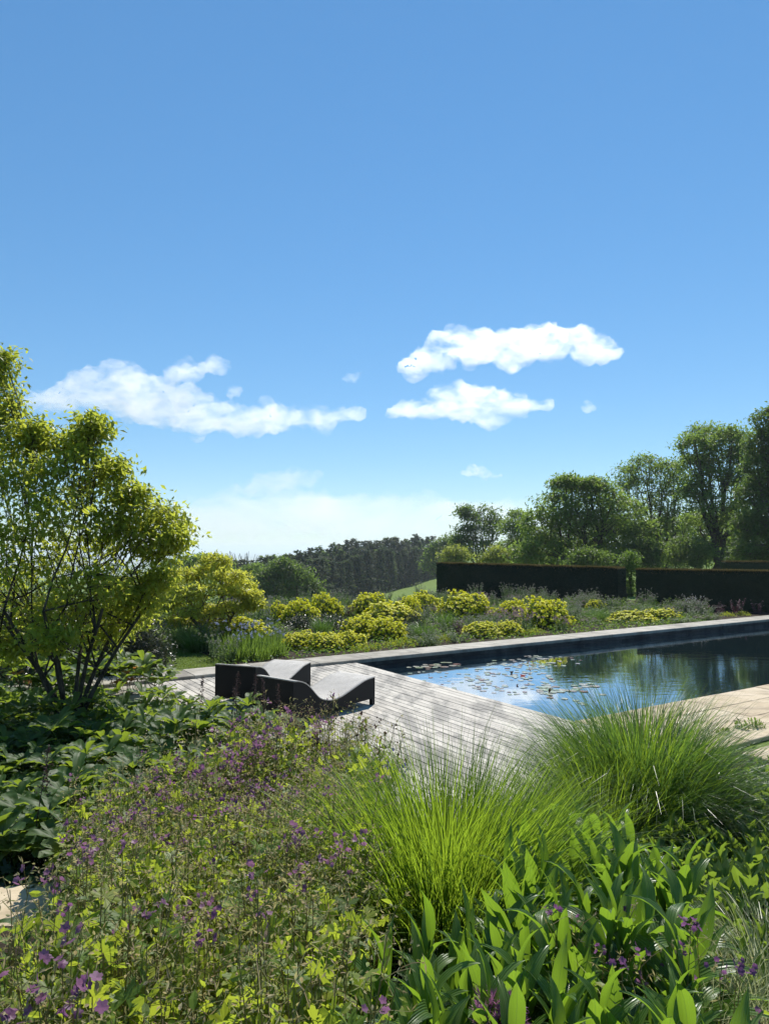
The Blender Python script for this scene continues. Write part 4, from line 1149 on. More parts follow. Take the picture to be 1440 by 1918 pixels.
def make_mound(seed, name, cat, mat, R, H, leaf, n, fl=None, nfl=0, fls=.03, cup=1.0):
    r = np.random.default_rng(seed)
    o = thing(name, 'x', cat)
    d = rdir(r, n, .45); d[:, 2] = np.abs(d[:, 2])
    P = d * (R, R, H) * (r.uniform(.45, 1.05, (n, 1)))
    lump = np.array([mnoise.noise((c[0] * 3 / R + seed, c[1] * 3 / R, c[2] * 3)) for c in P])[:, None]
    P = P * (1 + lump * .3)
    g = Geo().add(*inst(LD_V, LD_F, P, nrm(d + r.normal(0, .7, (n, 3))), nrm(d + r.normal(0, .6, (n, 3)) + (0, 0, .4)), leaf * r.uniform(.6, 1.35, n)))
    link('foliage', g.mesh('foliage', M[mat]), o)
    if fl:
        k = nfl; dd = rdir(r, k, .8); dd[:, 2] = np.abs(dd[:, 2])
        C = dd * (R, R, H) * r.uniform(.95, 1.12, (k, 1))
        m = 9; Pf = np.repeat(C, m, 0) + r.normal(0, fls * .6, (k * m, 3))
        g = Geo().add(*inst(LD_V, LD_F, Pf, rdir(r, k * m, .5), rdir(r, k * m, .8), fls * r.uniform(.7, 1.5, k * m)))
        link('flowers', g.mesh('flowers', M[fl]), o)
    return o

rng = np.random.default_rng(55)
def onbed(px, py, dz=0.0):
    """photograph pixel of a plant's foot -> place on the garden ground"""
    p = gz(px, py, -.04)
    z = float(ground(p[0], p[1]))
    return np.array([p[0], p[1], z + dz])
def at_d(px, d):
    x = (px - 720) / FPX * d
    return np.array([x, d, float(ground(x, d))])
# yellow euphorbia mounds: px, distance, half width px, top py
EUS = [(458, 19.6, 46, 1163, 'yellow euphorbia mound directly behind the pale blue irises'),
       (520, 24.5, 24, 1131, 'small yellow mound at the left end of the back row, by the yellow leaved tree'),
       (563, 24.0, 34, 1127, 'yellow euphorbia mound second from left in the back row, below the big valley tree'),
       (608, 26.0, 31, 1117, 'round yellow euphorbia mound third from left in the back row, above the bronze shrub'),
       (693, 27.0, 36, 1116, 'yellow euphorbia mound at the foot of the green field, left side'),
       (790, 28.5, 32, 1112, 'orange tinted euphorbia mound standing against the green field'),
       (765, 26.5, 24, 1121, 'small euphorbia mound leaning on the orange tinted one'),
       (872, 26.5, 44, 1114, 'yellow euphorbia mound under the left end of the long hedge'),
       (730, 24.0, 52, 1133, 'wide yellow euphorbia mound in the middle of the bed'),
       (680, 20.6, 38, 1156, 'tall loose euphorbia mound left in the middle of the bed'),
       (722, 20.0, 36, 1160, 'tall loose euphorbia mound with darker green side, centre of the bed'),
       (560, 18.2, 32, 1203, 'low yellow euphorbia at the coping just behind the farther lounger'),
       (610, 18.0, 36, 1192, 'yellow euphorbia mound at the coping right of the farther lounger'),
       (655, 18.4, 32, 1188, 'yellow green euphorbia mound at the coping before the pool corner'),
       (962, 25.0, 32, 1127, 'yellow euphorbia mound behind the pink flowered clumps'),
       (1020, 23.0, 44, 1127, 'big domed yellow euphorbia below the middle of the long hedge'),
       (900, 20.6, 34, 1181, 'low lime yellow euphorbia along the coping, left one of a pair'),
       (948, 21.0, 28, 1184, 'low lime yellow euphorbia along the coping, right one of a pair'),
       (1180, 24.6, 38, 1152, 'flat yellow euphorbia at the coping, left half of the bright right-hand patch'),
       (1232, 25.2, 32, 1150, 'flat yellow euphorbia at the coping, right half of the bright right-hand patch'),
       (1112, 29.0, 18, 1126, 'small yellow euphorbia half hidden in grey green plants below the hedge end'),
       (1222, 29.5, 10, 1128, 'tiny yellow euphorbia at the foot of the right hedge')]
for i, (px, dd, hw, ty, lab) in enumerate(EUS):
    p = at_d(px, dd); Rw = hw / FPX * dd; H = gd(px, ty, dd)[2] - p[2]
    EU.put(i, p, rng.uniform(0, 6), (Rw * 1.1, Rw * 1.1, max(H * 1.12, .42)), lab, 'yellow euphorbias')
EU.drop_unused()

PG = Kind([make_perennial(230 + i, 'perennial_clump', 'plant', 'grey_leaf', 'umbel', 26, .85, .42, .075, 26, .022, 3) for i in range(4)])
PM = Kind([make_perennial(240 + i, 'leafy_clump', 'plant', 'mid_leaf', None, 26, .6, .45, .10, 24, 0, 0) for i in range(3)])
PP_ = Kind([make_perennial(250 + i, 'flowering_clump', 'plant', 'grey_leaf', 'pink_flower', 20, .6, .36, .065, 22, .032, 3, budn='flowers') for i in range(3)])
PU = Kind([make_perennial(260 + i, 'purple_clump', 'plant', 'purple_leaf', 'pink_flower', 16, .55, .25, .08, 16, .02, 1, budn='flowers') for i in range(2)])
TU = Kind([make_tuft(270 + i, 'grass_tuft', 'ornamental grass', 'grass_dark', 520, .75, .16, .008, .7, .9) for i in range(2)])
LM = Kind([make_mound(280 + i, 'lime_groundcover', 'plant', 'lime_leaf', .3, .16, .05, 420) for i in range(2)])
DS = Kind([make_mound(290 + i, 'bronze_shrub', 'shrub', 'dark_leaf', .55, .55, .07, 2600) for i in range(2)])
def where(px, dd):
    cb = gz(px, 1235, 0)
    a = ('near the yellow leaved tree' if px < 520 else 'left of the pool corner' if px < 700 else 'below the green field' if px < 830 else 'below the left half of the long hedge' if px < 1000
         else 'below the right half of the long hedge' if px < 1170 else 'in front of the right hedge')
    return a
def cop_d(px):                     # distance of the coping's far edge on a bearing
    k = (px - 720) / FPX
    # point t*(k,1) with v = V0-CW
    c = (A0 @ VD) + (V0 - CW)
    return c / (k * VD[0] + VD[1])
def hedge_d(px): return np.interp(px, [400, 700, 828, 1164, 1192, 1440], [30, 34, 36.6, 30.6, 29.4, 27.5])
eup = [(px_, d_, hw_) for px_, d_, hw_, t_, l_ in EUS]
far_items = []
for k in range(330):
    px = rng.uniform(415, 1330); c0 = cop_d(px); c1 = hedge_d(px)
    if c1 < c0 + .6: continue
    t = rng.random()
    dd = c0 + .5 + (c1 - c0 - .7) * t
    if px < 530 and dd < 18.5: continue
    if any(abs(px - e[0]) < e[2] * 1.05 and dd < e[1] + .3 and dd > e[1] - 2.6 for e in eup): continue
    p = at_d(px, dd)
    z = rng.random()
    row = 'front' if t < .33 else 'middle' if t < .66 else 'back'
    hs = .42 + .62 * t
    if z < .50:
        o_ = PG.put(int(rng.integers(4)), p, rng.uniform(0, 6), (rng.uniform(.8, 1.2), rng.uniform(.8, 1.2), hs * rng.uniform(.7, 1.1)), f'grey green perennial with pale buds in the {row} of the bed, {where(px, dd)}', 'grey green perennials of the far bed')
    elif z < .84:
        o_ = PM.put(int(rng.integers(3)), p, rng.uniform(0, 6), (rng.uniform(.9, 1.3), rng.uniform(.9, 1.3), hs * rng.uniform(.7, 1.0)), f'mid green leafy clump in the {row} of the bed, {where(px, dd)}', 'green leafy clumps of the far bed')
    elif z < .90:
        o_ = TU.put(int(rng.integers(2)), p, rng.uniform(0, 6), rng.uniform(.7, 1.1), f'dark green grass tuft in the {row} of the bed, {where(px, dd)}', 'grass tufts of the far bed')
    else:
        o_ = PP_.put(int(rng.integers(3)), p, rng.uniform(0, 6), (rng.uniform(.8, 1.1),) * 2 + (hs * .8,), f'dusty pink flowered clump in the {row} of the bed, {where(px, dd)}', 'dusty pink flowered clumps')
    far_items.append((o_, px, dd, 'grey green budded perennial' if z < .50 else 'mid green leafy clump' if z < .84 else 'dark grass tuft' if z < .9 else 'dusty pink flowered clump'))
rank(far_items, 10, 'of the far bed')
for i, (px, dd, s, lab) in enumerate(((955, 22.2, 1.1, 'pink flowered clump left of the big domed euphorbia'), (985, 21.6, 1.2, 'dark pink tinged clump in front of the big domed euphorbia'),
        (1048, 21.6, .8, 'bright pink flower clump at the coping right of the domed euphorbia'), (925, 23.5, 1.0, 'mauve topped clump between the hedge euphorbia and the pair at the coping'))):
    PP_.put(i, at_d(px, dd), i, s, lab, 'dusty pink flowered clumps')
for i, (px, dd, s, lab) in enumerate(((1345, 27.2, .9, 'dark purple stems before the right hedge, left of three'), (1375, 27.2, 1.2, 'dark purple stems before the right hedge, middle and tallest of three'),
        (1412, 27.4, 1.0, 'dark purple stems with a pink dome before the right hedge, at the right edge'), (1318, 27.3, .8, 'short purple stems beside the white flecked plant'), (655, 26, 1.0, 'purple grey bush between two back row euphorbias'), (860, 20.8, .9, 'purple brown stems rising at the coping left of the euphorbia pair'))):
    PU.put(i, at_d(px, dd), i, s, lab, 'purple stemmed clumps')
for i, (px, dd, s) in enumerate(((1320, 26.3, .9), (1357, 26.6, 1.0), (1386, 26.9, 1.0), (985, 21.0, .9), (1000, 21.2, 1.0), (735, 18.4, 1.0), (755, 18.7, 1.2), (790, 19.2, .9), (828, 19.6, 1.0), (700, 18.0, .9), (1262, 25.3, 1.0), (675, 17.7, .9))):
    LM.put(i, at_d(px, dd), i, s, nth(1 + sorted((1320, 1357, 1386, 985, 1000, 735, 755, 790, 828, 700, 1262, 675)).index(px)) + ' from left of the bright lime cushions hugging the coping', 'lime cushions along the coping')
for i, (px, dd, w, h, lab) in enumerate(((565, 22.5, 1.0, .8, 'bronze topped dark shrub left half, behind the coping euphorbias'), (620, 22.3, 1.1, .85, 'bronze topped dark shrub right half, behind the coping euphorbias'),
        (775, 22.5, .6, .9, 'small dark bronze bush in the middle of the bed'), (1300, 26.3, .8, .6, 'brown green low shrub at the right end of the yellow patch'))):
    DS.put(i, at_d(px, dd), i, (w, w, h), lab, 'bronze shrubs of the far bed')
mw = make_perennial(295, 'white_flecked_plant', 'plant', 'purple_leaf', 'white_flower', 22, .8, .4, .05, 14, .022, 2, budn='flowers')
mw.location = at_d(1295, 27.0); mw['label'] = 'dark plant flecked with white flowers in front of the right hedge'
# irises
def make_iris(seed):
    r = np.random.default_rng(seed); o = thing('iris_clump', 'x', 'iris')
    link('blades', tuft_geo(r, 300, .62, .34, .022, .35, .25, 4).mesh('blades', M['mid_leaf']), o)
    k = 8; P, _ = spread_pts(r, k, .36, 1); top = P + np.stack([0 * P[:, 0], 0 * P[:, 0], r.uniform(.6, .8, k)], -1)
    link('stems', Geo().add(*tubes(np.stack([P, (P + top) / 2, top], 1), np.full((k, 3), .005), 3)).mesh('stems', M['mid_leaf']), o)
    for i in range(k):
        m = 14; Pf = np.repeat(top[i][None], m, 0) + r.normal(0, .014, (m, 3))
        link('flower', Geo().add(*inst(LD_V, LD_F, Pf, rdir(r, m, .1), rdir(r, m, .5), r.uniform(.03, .06, m))).mesh('flower', M['iris_flower']), o)
    return o
IR = Kind([make_iris(300), make_iris(301)])
for i, (px, dd, lab) in enumerate(((430, 17.2, 'pale blue iris clump at the left end of the iris drift'), (468, 17.4, 'pale blue iris clump in the middle of the drift, before the first euphorbia'), (500, 17.8, 'pale blue iris clump at the right end of the drift, behind the lounger'),
        (450, 16.2, 'iris blades close behind the farther lounger, few flowers'), (515, 16.9, 'upright iris blades between the lounger and the coping euphorbias'), (485, 16.3, 'dense iris blades right behind the lounger head'))):
    IR.put(i, at_d(px, dd), i * 1.3, 1.0 if i < 3 else .85, lab, 'pale blue irises')
# left part beyond the coping: shrubs and fluffy clumps beside the lawn
for i, (px, dd, s, lab) in enumerate(((350, 18.3, 1.5, 'rounded green grass mound beside the lawn'), (372, 17.6, 1.2, 'grass mound right of the first one at the lawn edge'))):
    TU.put(i, at_d(px, dd), i, s, lab, 'grass mounds at the lawn edge')
for i, (px, dd, s, lab) in enumerate(((395, 17.4, .9, 'fluffy grey plant at the lawn corner'), (410, 16.4, .75, 'brownish fluffy plant behind the farther lounger head'), (430, 15.9, .7, 'brownish low plant between the coping and the irises'),
        (335, 19.6, 1.0, 'grey green plant at the far side of the lawn'), (420, 19.5, 1.1, 'grey green clump below the yellow leaved tree'), (480, 21.5, 1.2, 'tall grey green clump right below the yellow leaved tree'), (500, 23.0, 1.2, 'tall silvery clump beside the back row euphorbia'), (450, 22.8, 1.2, 'tall silvery clump under the yellow leaved tree'))):
    PG.put(i, at_d(px, dd), i, s, lab, 'grey clumps beside the lawn')
sh = make_mound(310, 'clipped_shrub', 'shrub', 'dark_leaf', .70, 1.25, .055, 15000)
sh.location = at_d(262, 14.4); sh['label'] = 'rounded dark shrub with bright rim at the left end of the coping'
sh2 = make_mound(311, 'dark_shrub', 'shrub', 'dark_leaf', 1.5, 1.5, .08, 14000)
sh2.location = at_d(165, 14.6); sh2['label'] = 'wide dark shrub behind the stems of the golden tree'
sh3 = make_mound(312, 'dark_shrub', 'shrub', 'dark_leaf', 1.8, 1.7, .09, 14000)
sh3.location = at_d(10, 15.2); sh3['label'] = 'dark shrub cut by the left edge behind the golden tree'
sh4 = make_mound(313, 'valley_bush', 'shrub', 'tree_leaf_dark', 2.6, 2.0, .12, 9000)
sh4.location = at_d(290, 26); sh4['label'] = 'dark bush behind the yellow leaved tree, above the lawn'
for k_ in (PG, PM, PP_, PU, TU, LM, DS, IR): k_.drop_unused()

# ------------------------------------------------------------------ rodgersia bed (big hand-shaped leaves)
def rodg_leaf_mesh(seed, mat, petiole=.42, L=.24, nleaf=6):
    r = np.random.default_rng(seed); g = Geo()
    top = np.array([petiole * .45, 0, petiole * .9])
    P = np.array([[(0, 0, 0), (petiole * .18, 0, petiole * .5), tuple(top)]])
    g.add(*tubes(P, np.array([[.006, .005, .004]]), 4), 0)
    # leaflets fan out around the petiole's tip, tilted towards the outside
    tilt = Matrix.Rotation(RAD(r.uniform(5, 30)), 4, 'Y')
    for k in range(nleaf):
        a = 2 * PI * (k + .5) / nleaf + r.normal(0, .1)
        V, F = blade_mesh(L * r.uniform(.85, 1.12), L * r.uniform(.40, .50), 8, 4, r.uniform(.5, 1.1), r.uniform(.35, .8), .35, 1.1, .03, .004, seed * 10 + k, .45)
        V = xform(V, Matrix.Translation(top) @ tilt @ Matrix.Rotation(a, 4, 'Z'))
        g.add(V, F, 0)
    return g.mesh('leaf', [M[mat]], True)
RL = [rodg_leaf_mesh(400 + i, 'rodg', r_, l_) for i, (r_, l_) in enumerate(((.42, .25), (.5, .22), (.34, .27), (.55, .24), (.46, .2)))]
RB = [rodg_leaf_mesh(410 + i, 'rodg_bronze', .4, .2) for i in range(2)]
def make_rodg(seed, meshes, nl, spike=False):
    r = np.random.default_rng(seed); o = thing('rodgersia', 'x', 'foliage plant')
    for k in range(nl):
        l = link('leaf', meshes[int(r.integers(len(meshes)))], o, (0, 0, 0), 2 * PI * k / nl + r.normal(0, .25))
        s = r.uniform(.8, 1.12); l.scale = (s, s, s * (1.25 if k == 0 else 1))
        l.rotation_euler = (r.normal(0, .1), r.normal(-.05, .12), l.rotation_euler[2])
    if spike:
        g = Geo(); top = np.array([.1, .02, 1.05])
        g.add(*tubes(np.array([[(0, 0, 0), (.03, 0, .5), tuple(top)]]), np.array([[.005, .004, .002]]), 4))
        n = 150; t = r.uniform(.66, 1, n); P = np.stack([.03 + .07 * t, 0 * t, 1.05 * t], -1) + r.normal(0, .024, (n, 3)) * (1.15 - t)[:, None] * 2.2
        g.add(*inst(LB_V, LB_F, P, rdir(r, n, .3), rdir(r, n, .3), r.uniform(.014, .026, n)))
        link('flower_spike', g.mesh('flower_spike', M['dark_bud']), o)
    return o
RG = Kind([make_rodg(420 + i, RL, 5 if i % 2 else 4) for i in range(5)])
RS = Kind([make_rodg(430 + i, RL, 3, True) for i in range(2)])
RZ = Kind([make_rodg(440, RB, 4), make_rodg(441, RB + RL[:1], 4)])
rng = np.random.default_rng(91)
def foot(px, top_py, htop):
    """where a plant stands whose top (htop above its ground) appears at this pixel"""
    z = .3
    for _ in range(6):
        p = gz(px, top_py, z + htop); z = float(ground(p[0], p[1]))
    return np.array([p[0], p[1], z])
pts = []
def far_enough(p, dmin):
    for q in pts:
        if (q[0] - p[0]) ** 2 + (q[1] - p[1]) ** 2 < dmin * dmin: return False
    pts.append(p); return True
rod = []
redge = ([1285, 1300, 1335, 1400, 1450, 1500, 1560, 1610], [330, 420, 500, 450, 330, 250, 170, 90])
k = 0
for tr in range(1400):
    py = 1285 + (1600 - 1285) * rng.random() ** 1.25; px = rng.uniform(-90, np.interp(py, *redge))
    if px < -10 and py > 1530: continue
    p = foot(px, py, .55)
    if px < 155 and p[1] < 4.9: continue
    u_, v_ = to_uv(p)
    if u_ > -nb * BW - .35 and v_ < 8.1: 
        if py < 1400 and u_ > -nb * BW - .1: continue
    if not far_enough(p, .25): continue
    lab = ('large hand shaped leaves ' + ('in the sun ' if px > 330 else 'in the tree\'s shade ') + ('right beside the loungers' if px > 380 and py < 1400 else 'at the back under the golden tree' if py < 1340 else
           'in the middle of the dark bed' if py < 1430 else 'at the front of the dark bed above the geraniums') + (', toward the left edge' if px < 120 else ''))
    rod.append(RG.put(k % 5, p, rng.uniform(0, 6.28), rng.uniform(.68, .92), lab, 'rodgersias of the shady bed')); rod[-1] = (rod[-1], p[0] / p[1], p[1], 'big leaved rodgersia ' + ('in the sun' if px > 330 else 'in the shade')); k += 1
    if k > 190: break
print('rodgersia', k); rank(rod, 10, '')
for i, (px, py, lab) in enumerate(((432, 1256, 'rodgersia with dark bud spike against the farther lounger'), (470, 1262, 'rodgersia with tall dark bud spike left of the near lounger'), (500, 1270, 'rodgersia with bud spike before the near lounger head'),
        (455, 1282, 'rodgersia with two tone bud spike between both loungers'), (528, 1275, 'rodgersia with bud spike rightmost before the near lounger'), (372, 1262, 'rodgersia with thin bud spike against the pale deck'), (65, 1392, 'rodgersia with pale bud spike near the left edge'))):
    RS.put(i, foot(px, py, 1.02), 1.1 * i, .95, lab, 'rodgersias with bud spikes')
for i, (px, dd) in enumerate(((40, 12.3), (75, 12.6), (110, 12.2), (150, 12.6), (190, 12.3), (225, 12.7), (250, 12.2), (10, 12.4), (95, 11.5), (205, 11.5), (60, 11.4), (145, 11.4), (280, 12.0), (300, 11.6))):
    RG.put(i, at_d(px, dd), i * 1.7, 1.15, (nth(1 + sorted((40, 75, 110, 150, 190, 225, 250, 10, 95, 205, 60, 145, 280, 300)).index(px)) + ' from left of the sunlit rodgersias behind the golden tree stems'), 'sunlit rodgersias behind the golden tree')
for i, (px, dd, lab) in enumerate(((240, 12.0, 'orange bronze rodgersia right of the golden tree stems'), (262, 12.4, 'orange bronze rodgersia beside the clipped shrub'), (52, 12.0, 'bronze tinted rodgersia at the left behind the stems'), (540, 7.2, 'bronze tinted rodgersia at the corner of the deck below the near lounger'))):
    RZ.put(i, at_d(px, dd), i * 2.1, .95, lab, 'bronze rodgersias')

# ------------------------------------------------------------------ geraniums
def flower_mesh(seed, mat, n=4, size=.011):
    r = np.random.default_rng(seed); g = Geo()
    for k in range(n):
        c = r.normal(0, size * 1.5, 3); ax = rdir(r, 1, .3)[0]
        t1 = nrm(np.cross(ax, [0.3, .2, .9])); t2 = np.cross(ax, t1)
        for j in range(5):
            a = 2 * PI * j / 5; d = t1 * math.cos(a) + t2 * math.sin(a) + ax * .25
            g.add(*inst([(0,0,0),(.42,.6,.05),(.25,1,0),(-.25,1,0),(-.42,.6,.05)], [(0,1,2),(0,2,3),(0,3,4)], c[None], d[None], ax[None], np.array([size])))
    return g.mesh('flower', M[mat])
FL = [flower_mesh(500 + i, 'ger_flower' if i < 4 else 'ger_flower_pink', 4 + i % 3) for i in range(6)]
FLD = [flower_mesh(510 + i, 'dark_bud', 5) for i in range(2)]
FLB = [flower_mesh(515 + i, 'blue_flower', 5, .02) for i in range(2)]
def make_geranium(seed, nlf=72, nst=12, H=.68, R=.22, flowers=3, fmesh=FL, leafm='ger_leaf', leafs=.092, stemm='ger_stem', budm='ger_bud'):
    r = np.random.default_rng(seed); o = thing('geranium', 'x', 'flowering plant')
    g = Geo()
    P, q = spread_pts(r, nlf, R, 1); hz = (.12 + .74 * r.random(nlf)) * H
    P0 = P * .35; P = P + np.stack([0 * q, 0 * q, hz], -1)
    g.add(*inst(PALM_V, PALM_F, P, nrm(r.normal(0, 1, (nlf, 3)) * (1, 1, .5)), rdir(r, nlf, 1.1), leafs * r.uniform(.7, 1.5, nlf) * (1.3 - .6 * hz / H)))
    n2 = nlf; P2, _ = spread_pts(r, n2, R * 1.1, 1); P2[:, 2] = r.uniform(.25, .95, n2) * H
    g.add(*inst(LB_V, LB_F, P2, rdir(r, n2, .2), rdir(r, n2, .8), leafs * .42 * r.uniform(.6, 1.4, n2)))
    link('foliage', g.mesh('foliage', M[leafm]), o)
    g = Geo()
    g.add(*tubes(np.stack([P0, (P0 + P) / 2 + (0, 0, .02), P], 1), np.full((nlf, 3), .0016), 3), 0)
    S0, q = spread_pts(r, nst, R * .5, 1)
    out = nrm(S0 + 1e-6)
    T = S0 * 2.2 + np.stack([0 * q, 0 * q, H * r.uniform(.75, 1.15, nst)], -1) + r.normal(0, .03, (nst, 3)); Mi = (S0 + T) / 2 + r.normal(0, .02, (nst, 3))
    g.add(*tubes(np.stack([S0, Mi, T], 1), np.tile([[.0028, .0022, .0014]], (nst, 1)), 3), 0)
    # branching tops with seedheads
    nb2 = 3; i = np.repeat(np.arange(nst), nb2); n = len(i); t = r.uniform(.45, .95, (n, 1))
    B0 = Mi[i] * (1 - t) + T[i] * t; B1 = B0 + nrm(r.normal(0, 1, (n, 3)) * (1, 1, .3) + (0, 0, .75)) * r.uniform(.05, .13, (n, 1))
    g.add(*tubes(np.stack([B0, (B0 + B1) / 2 + (0, 0, .006), B1], 1), np.tile([[.0014, .0012, .0009]], (n, 1)), 3), 0)
    m = 4; j = np.repeat(np.arange(n), m); C0 = B1[j]; C1 = C0 + nrm(r.normal(0, 1, (len(j), 3)) + (0, 0, .2)) * r.uniform(.012, .032, (len(j), 1))
    g.add(*inst(LD_V, LD_F, C0, C1 - C0, rdir(r, len(j), .2), np.stack([r.uniform(.006, .016, len(j)), np.linalg.norm(C1 - C0, axis=1), np.full(len(j), .01)], -1)), 1)
    j2 = np.repeat(np.arange(nst), 8); C0 = T[j2] + r.normal(0, .02, (len(j2), 3))
    g.add(*inst(LB_V, LB_F, C0, rdir(r, len(j2), -.2), rdir(r, len(j2), .2), r.uniform(.009, .02, len(j2))), 1)
    link('stems', g.mesh('stems', [M[stemm], M[budm]]), o)
    tops = T[np.argsort(-T[:, 2])]
    for k in range(flowers):
        f = link('flower', fmesh[int(r.integers(len(fmesh)))], o, tops[k % nst] + r.normal(0, .012, 3), r.uniform(0, 6))
        f.rotation_euler = (r.normal(0, .5), r.normal(0, .5), f.rotation_euler[2]); s = r.uniform(.8, 1.3); f.scale = (s, s, s)
    return o
GE = Kind([make_geranium(520 + i, flowers=(0, 1, 0, 2, 0, 1)[i]) for i in range(6)])
GP = Kind([make_geranium(530 + i, nlf=22, flowers=13, H=.68) for i in range(2)])
GQ = Kind([make_geranium(536 + i, nlf=5, nst=4, flowers=4, H=.66, R=.1) for i in range(2)])          # full of purple flowers
GD = Kind([make_geranium(540 + i, nlf=12, flowers=6, fmesh=FLD, H=.72, leafs=.06) for i in range(2)])   # dark seedheads
GB = Kind([make_geranium(545, nlf=10, flowers=8, fmesh=FLB, H=.55)])
pts = []; gers = []
rng = np.random.default_rng(17)
gl_ = ([1365, 1400, 1425, 1450, 1500, 1550, 1600, 1650, 1700, 1750, 1930], [470, 400, 370, 300, 190, 110, 80, 100, 60, -20, -60])
gr_ = ([1365, 1400, 1450, 1500, 1550, 1600, 1700, 1800, 1930], [640, 680, 690, 650, 640, 640, 640, 620, 600])
k = 0
for tr in range(5000):
    py = 1365 + (1990 - 1365) * rng.random() ** .95
    px = rng.uniform(np.interp(py, *gl_), np.interp(py, *gr_))
    hs_ = 1.24 if py < 1440 else 1.0
    p = foot(px, py, .62 * hs_)
    if p[1] < 1.75: continue
    u_, v_ = to_uv(p)
    if v_ < 8.1 and u_ > -nb * BW - .1: continue
    if px < 155 and p[1] < 4.72 and py < 1738: continue
    if not far_enough(p, .155 + .012 * p[1]): continue
    row = 'just below the big leaved bed' if py < 1500 else 'in the middle of the geranium drift' if py < 1650 else 'in the near part of the geranium drift' if py < 1800 else 'along the bottom edge of the view'
    side = 'at its left' if px < 220 else 'half way across' if px < 430 else 'at its right, toward the grasses'
    pur = (py < 1500 and px < 500 and rng.random() < .65) or rng.random() < .10
    if pur: o_ = GP.put(k, p, rng.uniform(0, 6.28), hs_ * rng.uniform(.85, 1.15), 'x', 'geraniums of the near drift')
    gi = int(rng.integers(6))
    if not pur: o_ = GE.put(gi, p, rng.uniform(0, 6.28), hs_ * rng.uniform(.85, 1.2), 'x', 'geraniums of the near drift')
    gers.append((o_, p[0] / p[1], p[1], 'geranium full of purple flowers' if pur else ('geranium without open flowers', 'geranium with one purple flower', 'leafy geranium without flowers', 'geranium with two purple flowers', 'dry stemmed geranium', 'geranium with a single flower')[gi]))
    k += 1
    if k > 330: break
print('geraniums', k); rank(gers, 12, 'of the drift')
for i, (px, py) in enumerate(((560, 1345), (600, 1338), (640, 1345), (680, 1360), (710, 1385), (655, 1375), (590, 1365), (620, 1395), (690, 1405), (575, 1395), (540, 1372), (720, 1405))):
    GD.put(i, foot(px, py, .72), i * 1.3, 1.0, nth(1 + sorted((560, 600, 640, 680, 710, 655, 590, 620, 690, 575, 540, 720)).index(px)) + ' from left of the stems with dark seedheads against the pale deck', 'dark seedheads against the deck')
for i, (px, py, lab) in enumerate(((705, 1432, 'blue flowers on thin stems just left of the tall grass'), (675, 1445, 'small blue flowers left of the main blue ones'))):
    GB.put(i, foot(px, py, .55), i, 1.0, lab, 'blue flowers beside the grass')
for i, (px, py, lab) in enumerate(((800, 1725, 'purple geranium stem rising among the dark leaves, left of three'), (860, 1715, 'purple geranium stem with reddish buds above the allium'),)):
    pass
for i, (px, py, lab) in enumerate(((1095, 1730, 'purple geranium with pink stems over the dark leaves, leftmost of the right-hand group'), (1185, 1700, 'tallest purple geranium right of the broad lance leaves'),
        (1240, 1755, 'purple geranium in front of the pale grass, middle of the group'), (1300, 1730, 'purple geranium above the pale grass'), (1370, 1790, 'purple geranium low at the right edge over pale grass'), (1160, 1800, 'purple geranium low beside the pale grass'))):
    GD_ = GQ.put(i, foot(px, py, .62), i * 2.0, .9, lab, 'purple geraniums at the lower right')

# ------------------------------------------------------------------ tall grasses
rng = np.random.default_rng(5)
def grass_clump(label, p, parts, mat, group='tall ornamental grasses'):
    o = thing('ornamental_grass', label, 'ornamental grass', p, 0, group)
    if mat != 'stipa': parts = parts + [('straw_blades', 'stipa', (160, parts[0][2][1] * .75, parts[0][2][2], .004, .7, 1.4))]
    for nm, mt, args in parts:
        link(nm, tuft_geo(rng, *args).mesh(nm, M[mt]), o)
    return o
p = foot(835, 1390, 1.12); 
grass_clump('tall bright green grass clump in front of the deck, left one', p, [('blades', 'grass', (4000, 1.32, .38, .0074, .62, .70)), ('loose_blades', 'grass', (420, 1.3, .36, .005, 1.2, 1.3)), ('dark_blades', 'grass_dark', (1500, 1.0, .42, .007, .9, .9))], 'grass')
p = foot(985, 1405, .95)
grass_clump('bright green grass clump wedged between the two big ones', p, [('blades', 'grass', (1700, 1.0, .28, .0058, .6, .8)), ('dark_blades', 'grass_dark', (500, .9, .30, .006, .9, 1.0))], 'grass')
p = foot(1200, 1320, 1.14)
grass_clump('large arching dark green grass clump before the pool, right one', p, [('blades', 'grass_dark', (5200, 1.58, .44, .0085, .64, 1.15)), ('bright_blades', 'grass', (1300, 1.5, .36, .0072, .5, .75)), ('arching_blades', 'grass_dark', (600, 1.5, .40, .0078, 1.0, 1.9))], 'grass')
p = foot(700, 1480, .75)
grass_clump('lower grass fountain at the left foot of the tall clump', p, [('blades', 'grass_dark', (1200, .95, .22, .0055, .9, 1.4)), ('bright_blades', 'grass', (420, .9, .2, .005, .8, .9))], 'grass')
p = foot(1120, 1385, .95)
grass_clump('mixed green grass clump on the left flank of the large dark one', p, [('blades', 'grass', (2200, 1.2, .34, .0070, .7, .9))], 'grass')
# pale grass lower right
for i, (px, py, lab) in enumerate(((1215, 1900, 'pale straw green grass low at the bottom edge, leftmost tuft'), (1330, 1890, 'pale straw green grass at the lower right, middle tuft'),
        (1440, 1850, 'pale straw green grass cut by the right edge, nearest tuft'), (1450, 1780, 'pale straw green grass farthest up the right edge'))):
    p = foot(px, py, .30)
    grass_clump(lab, p, [('blades', 'stipa', (1300, .66, .14, .0050, 1.1, 1.4)), ('green_blades', 'grass', (260, .58, .12, .003, .9, 1.5))], 'stipa', 'pale grasses at the lower right')

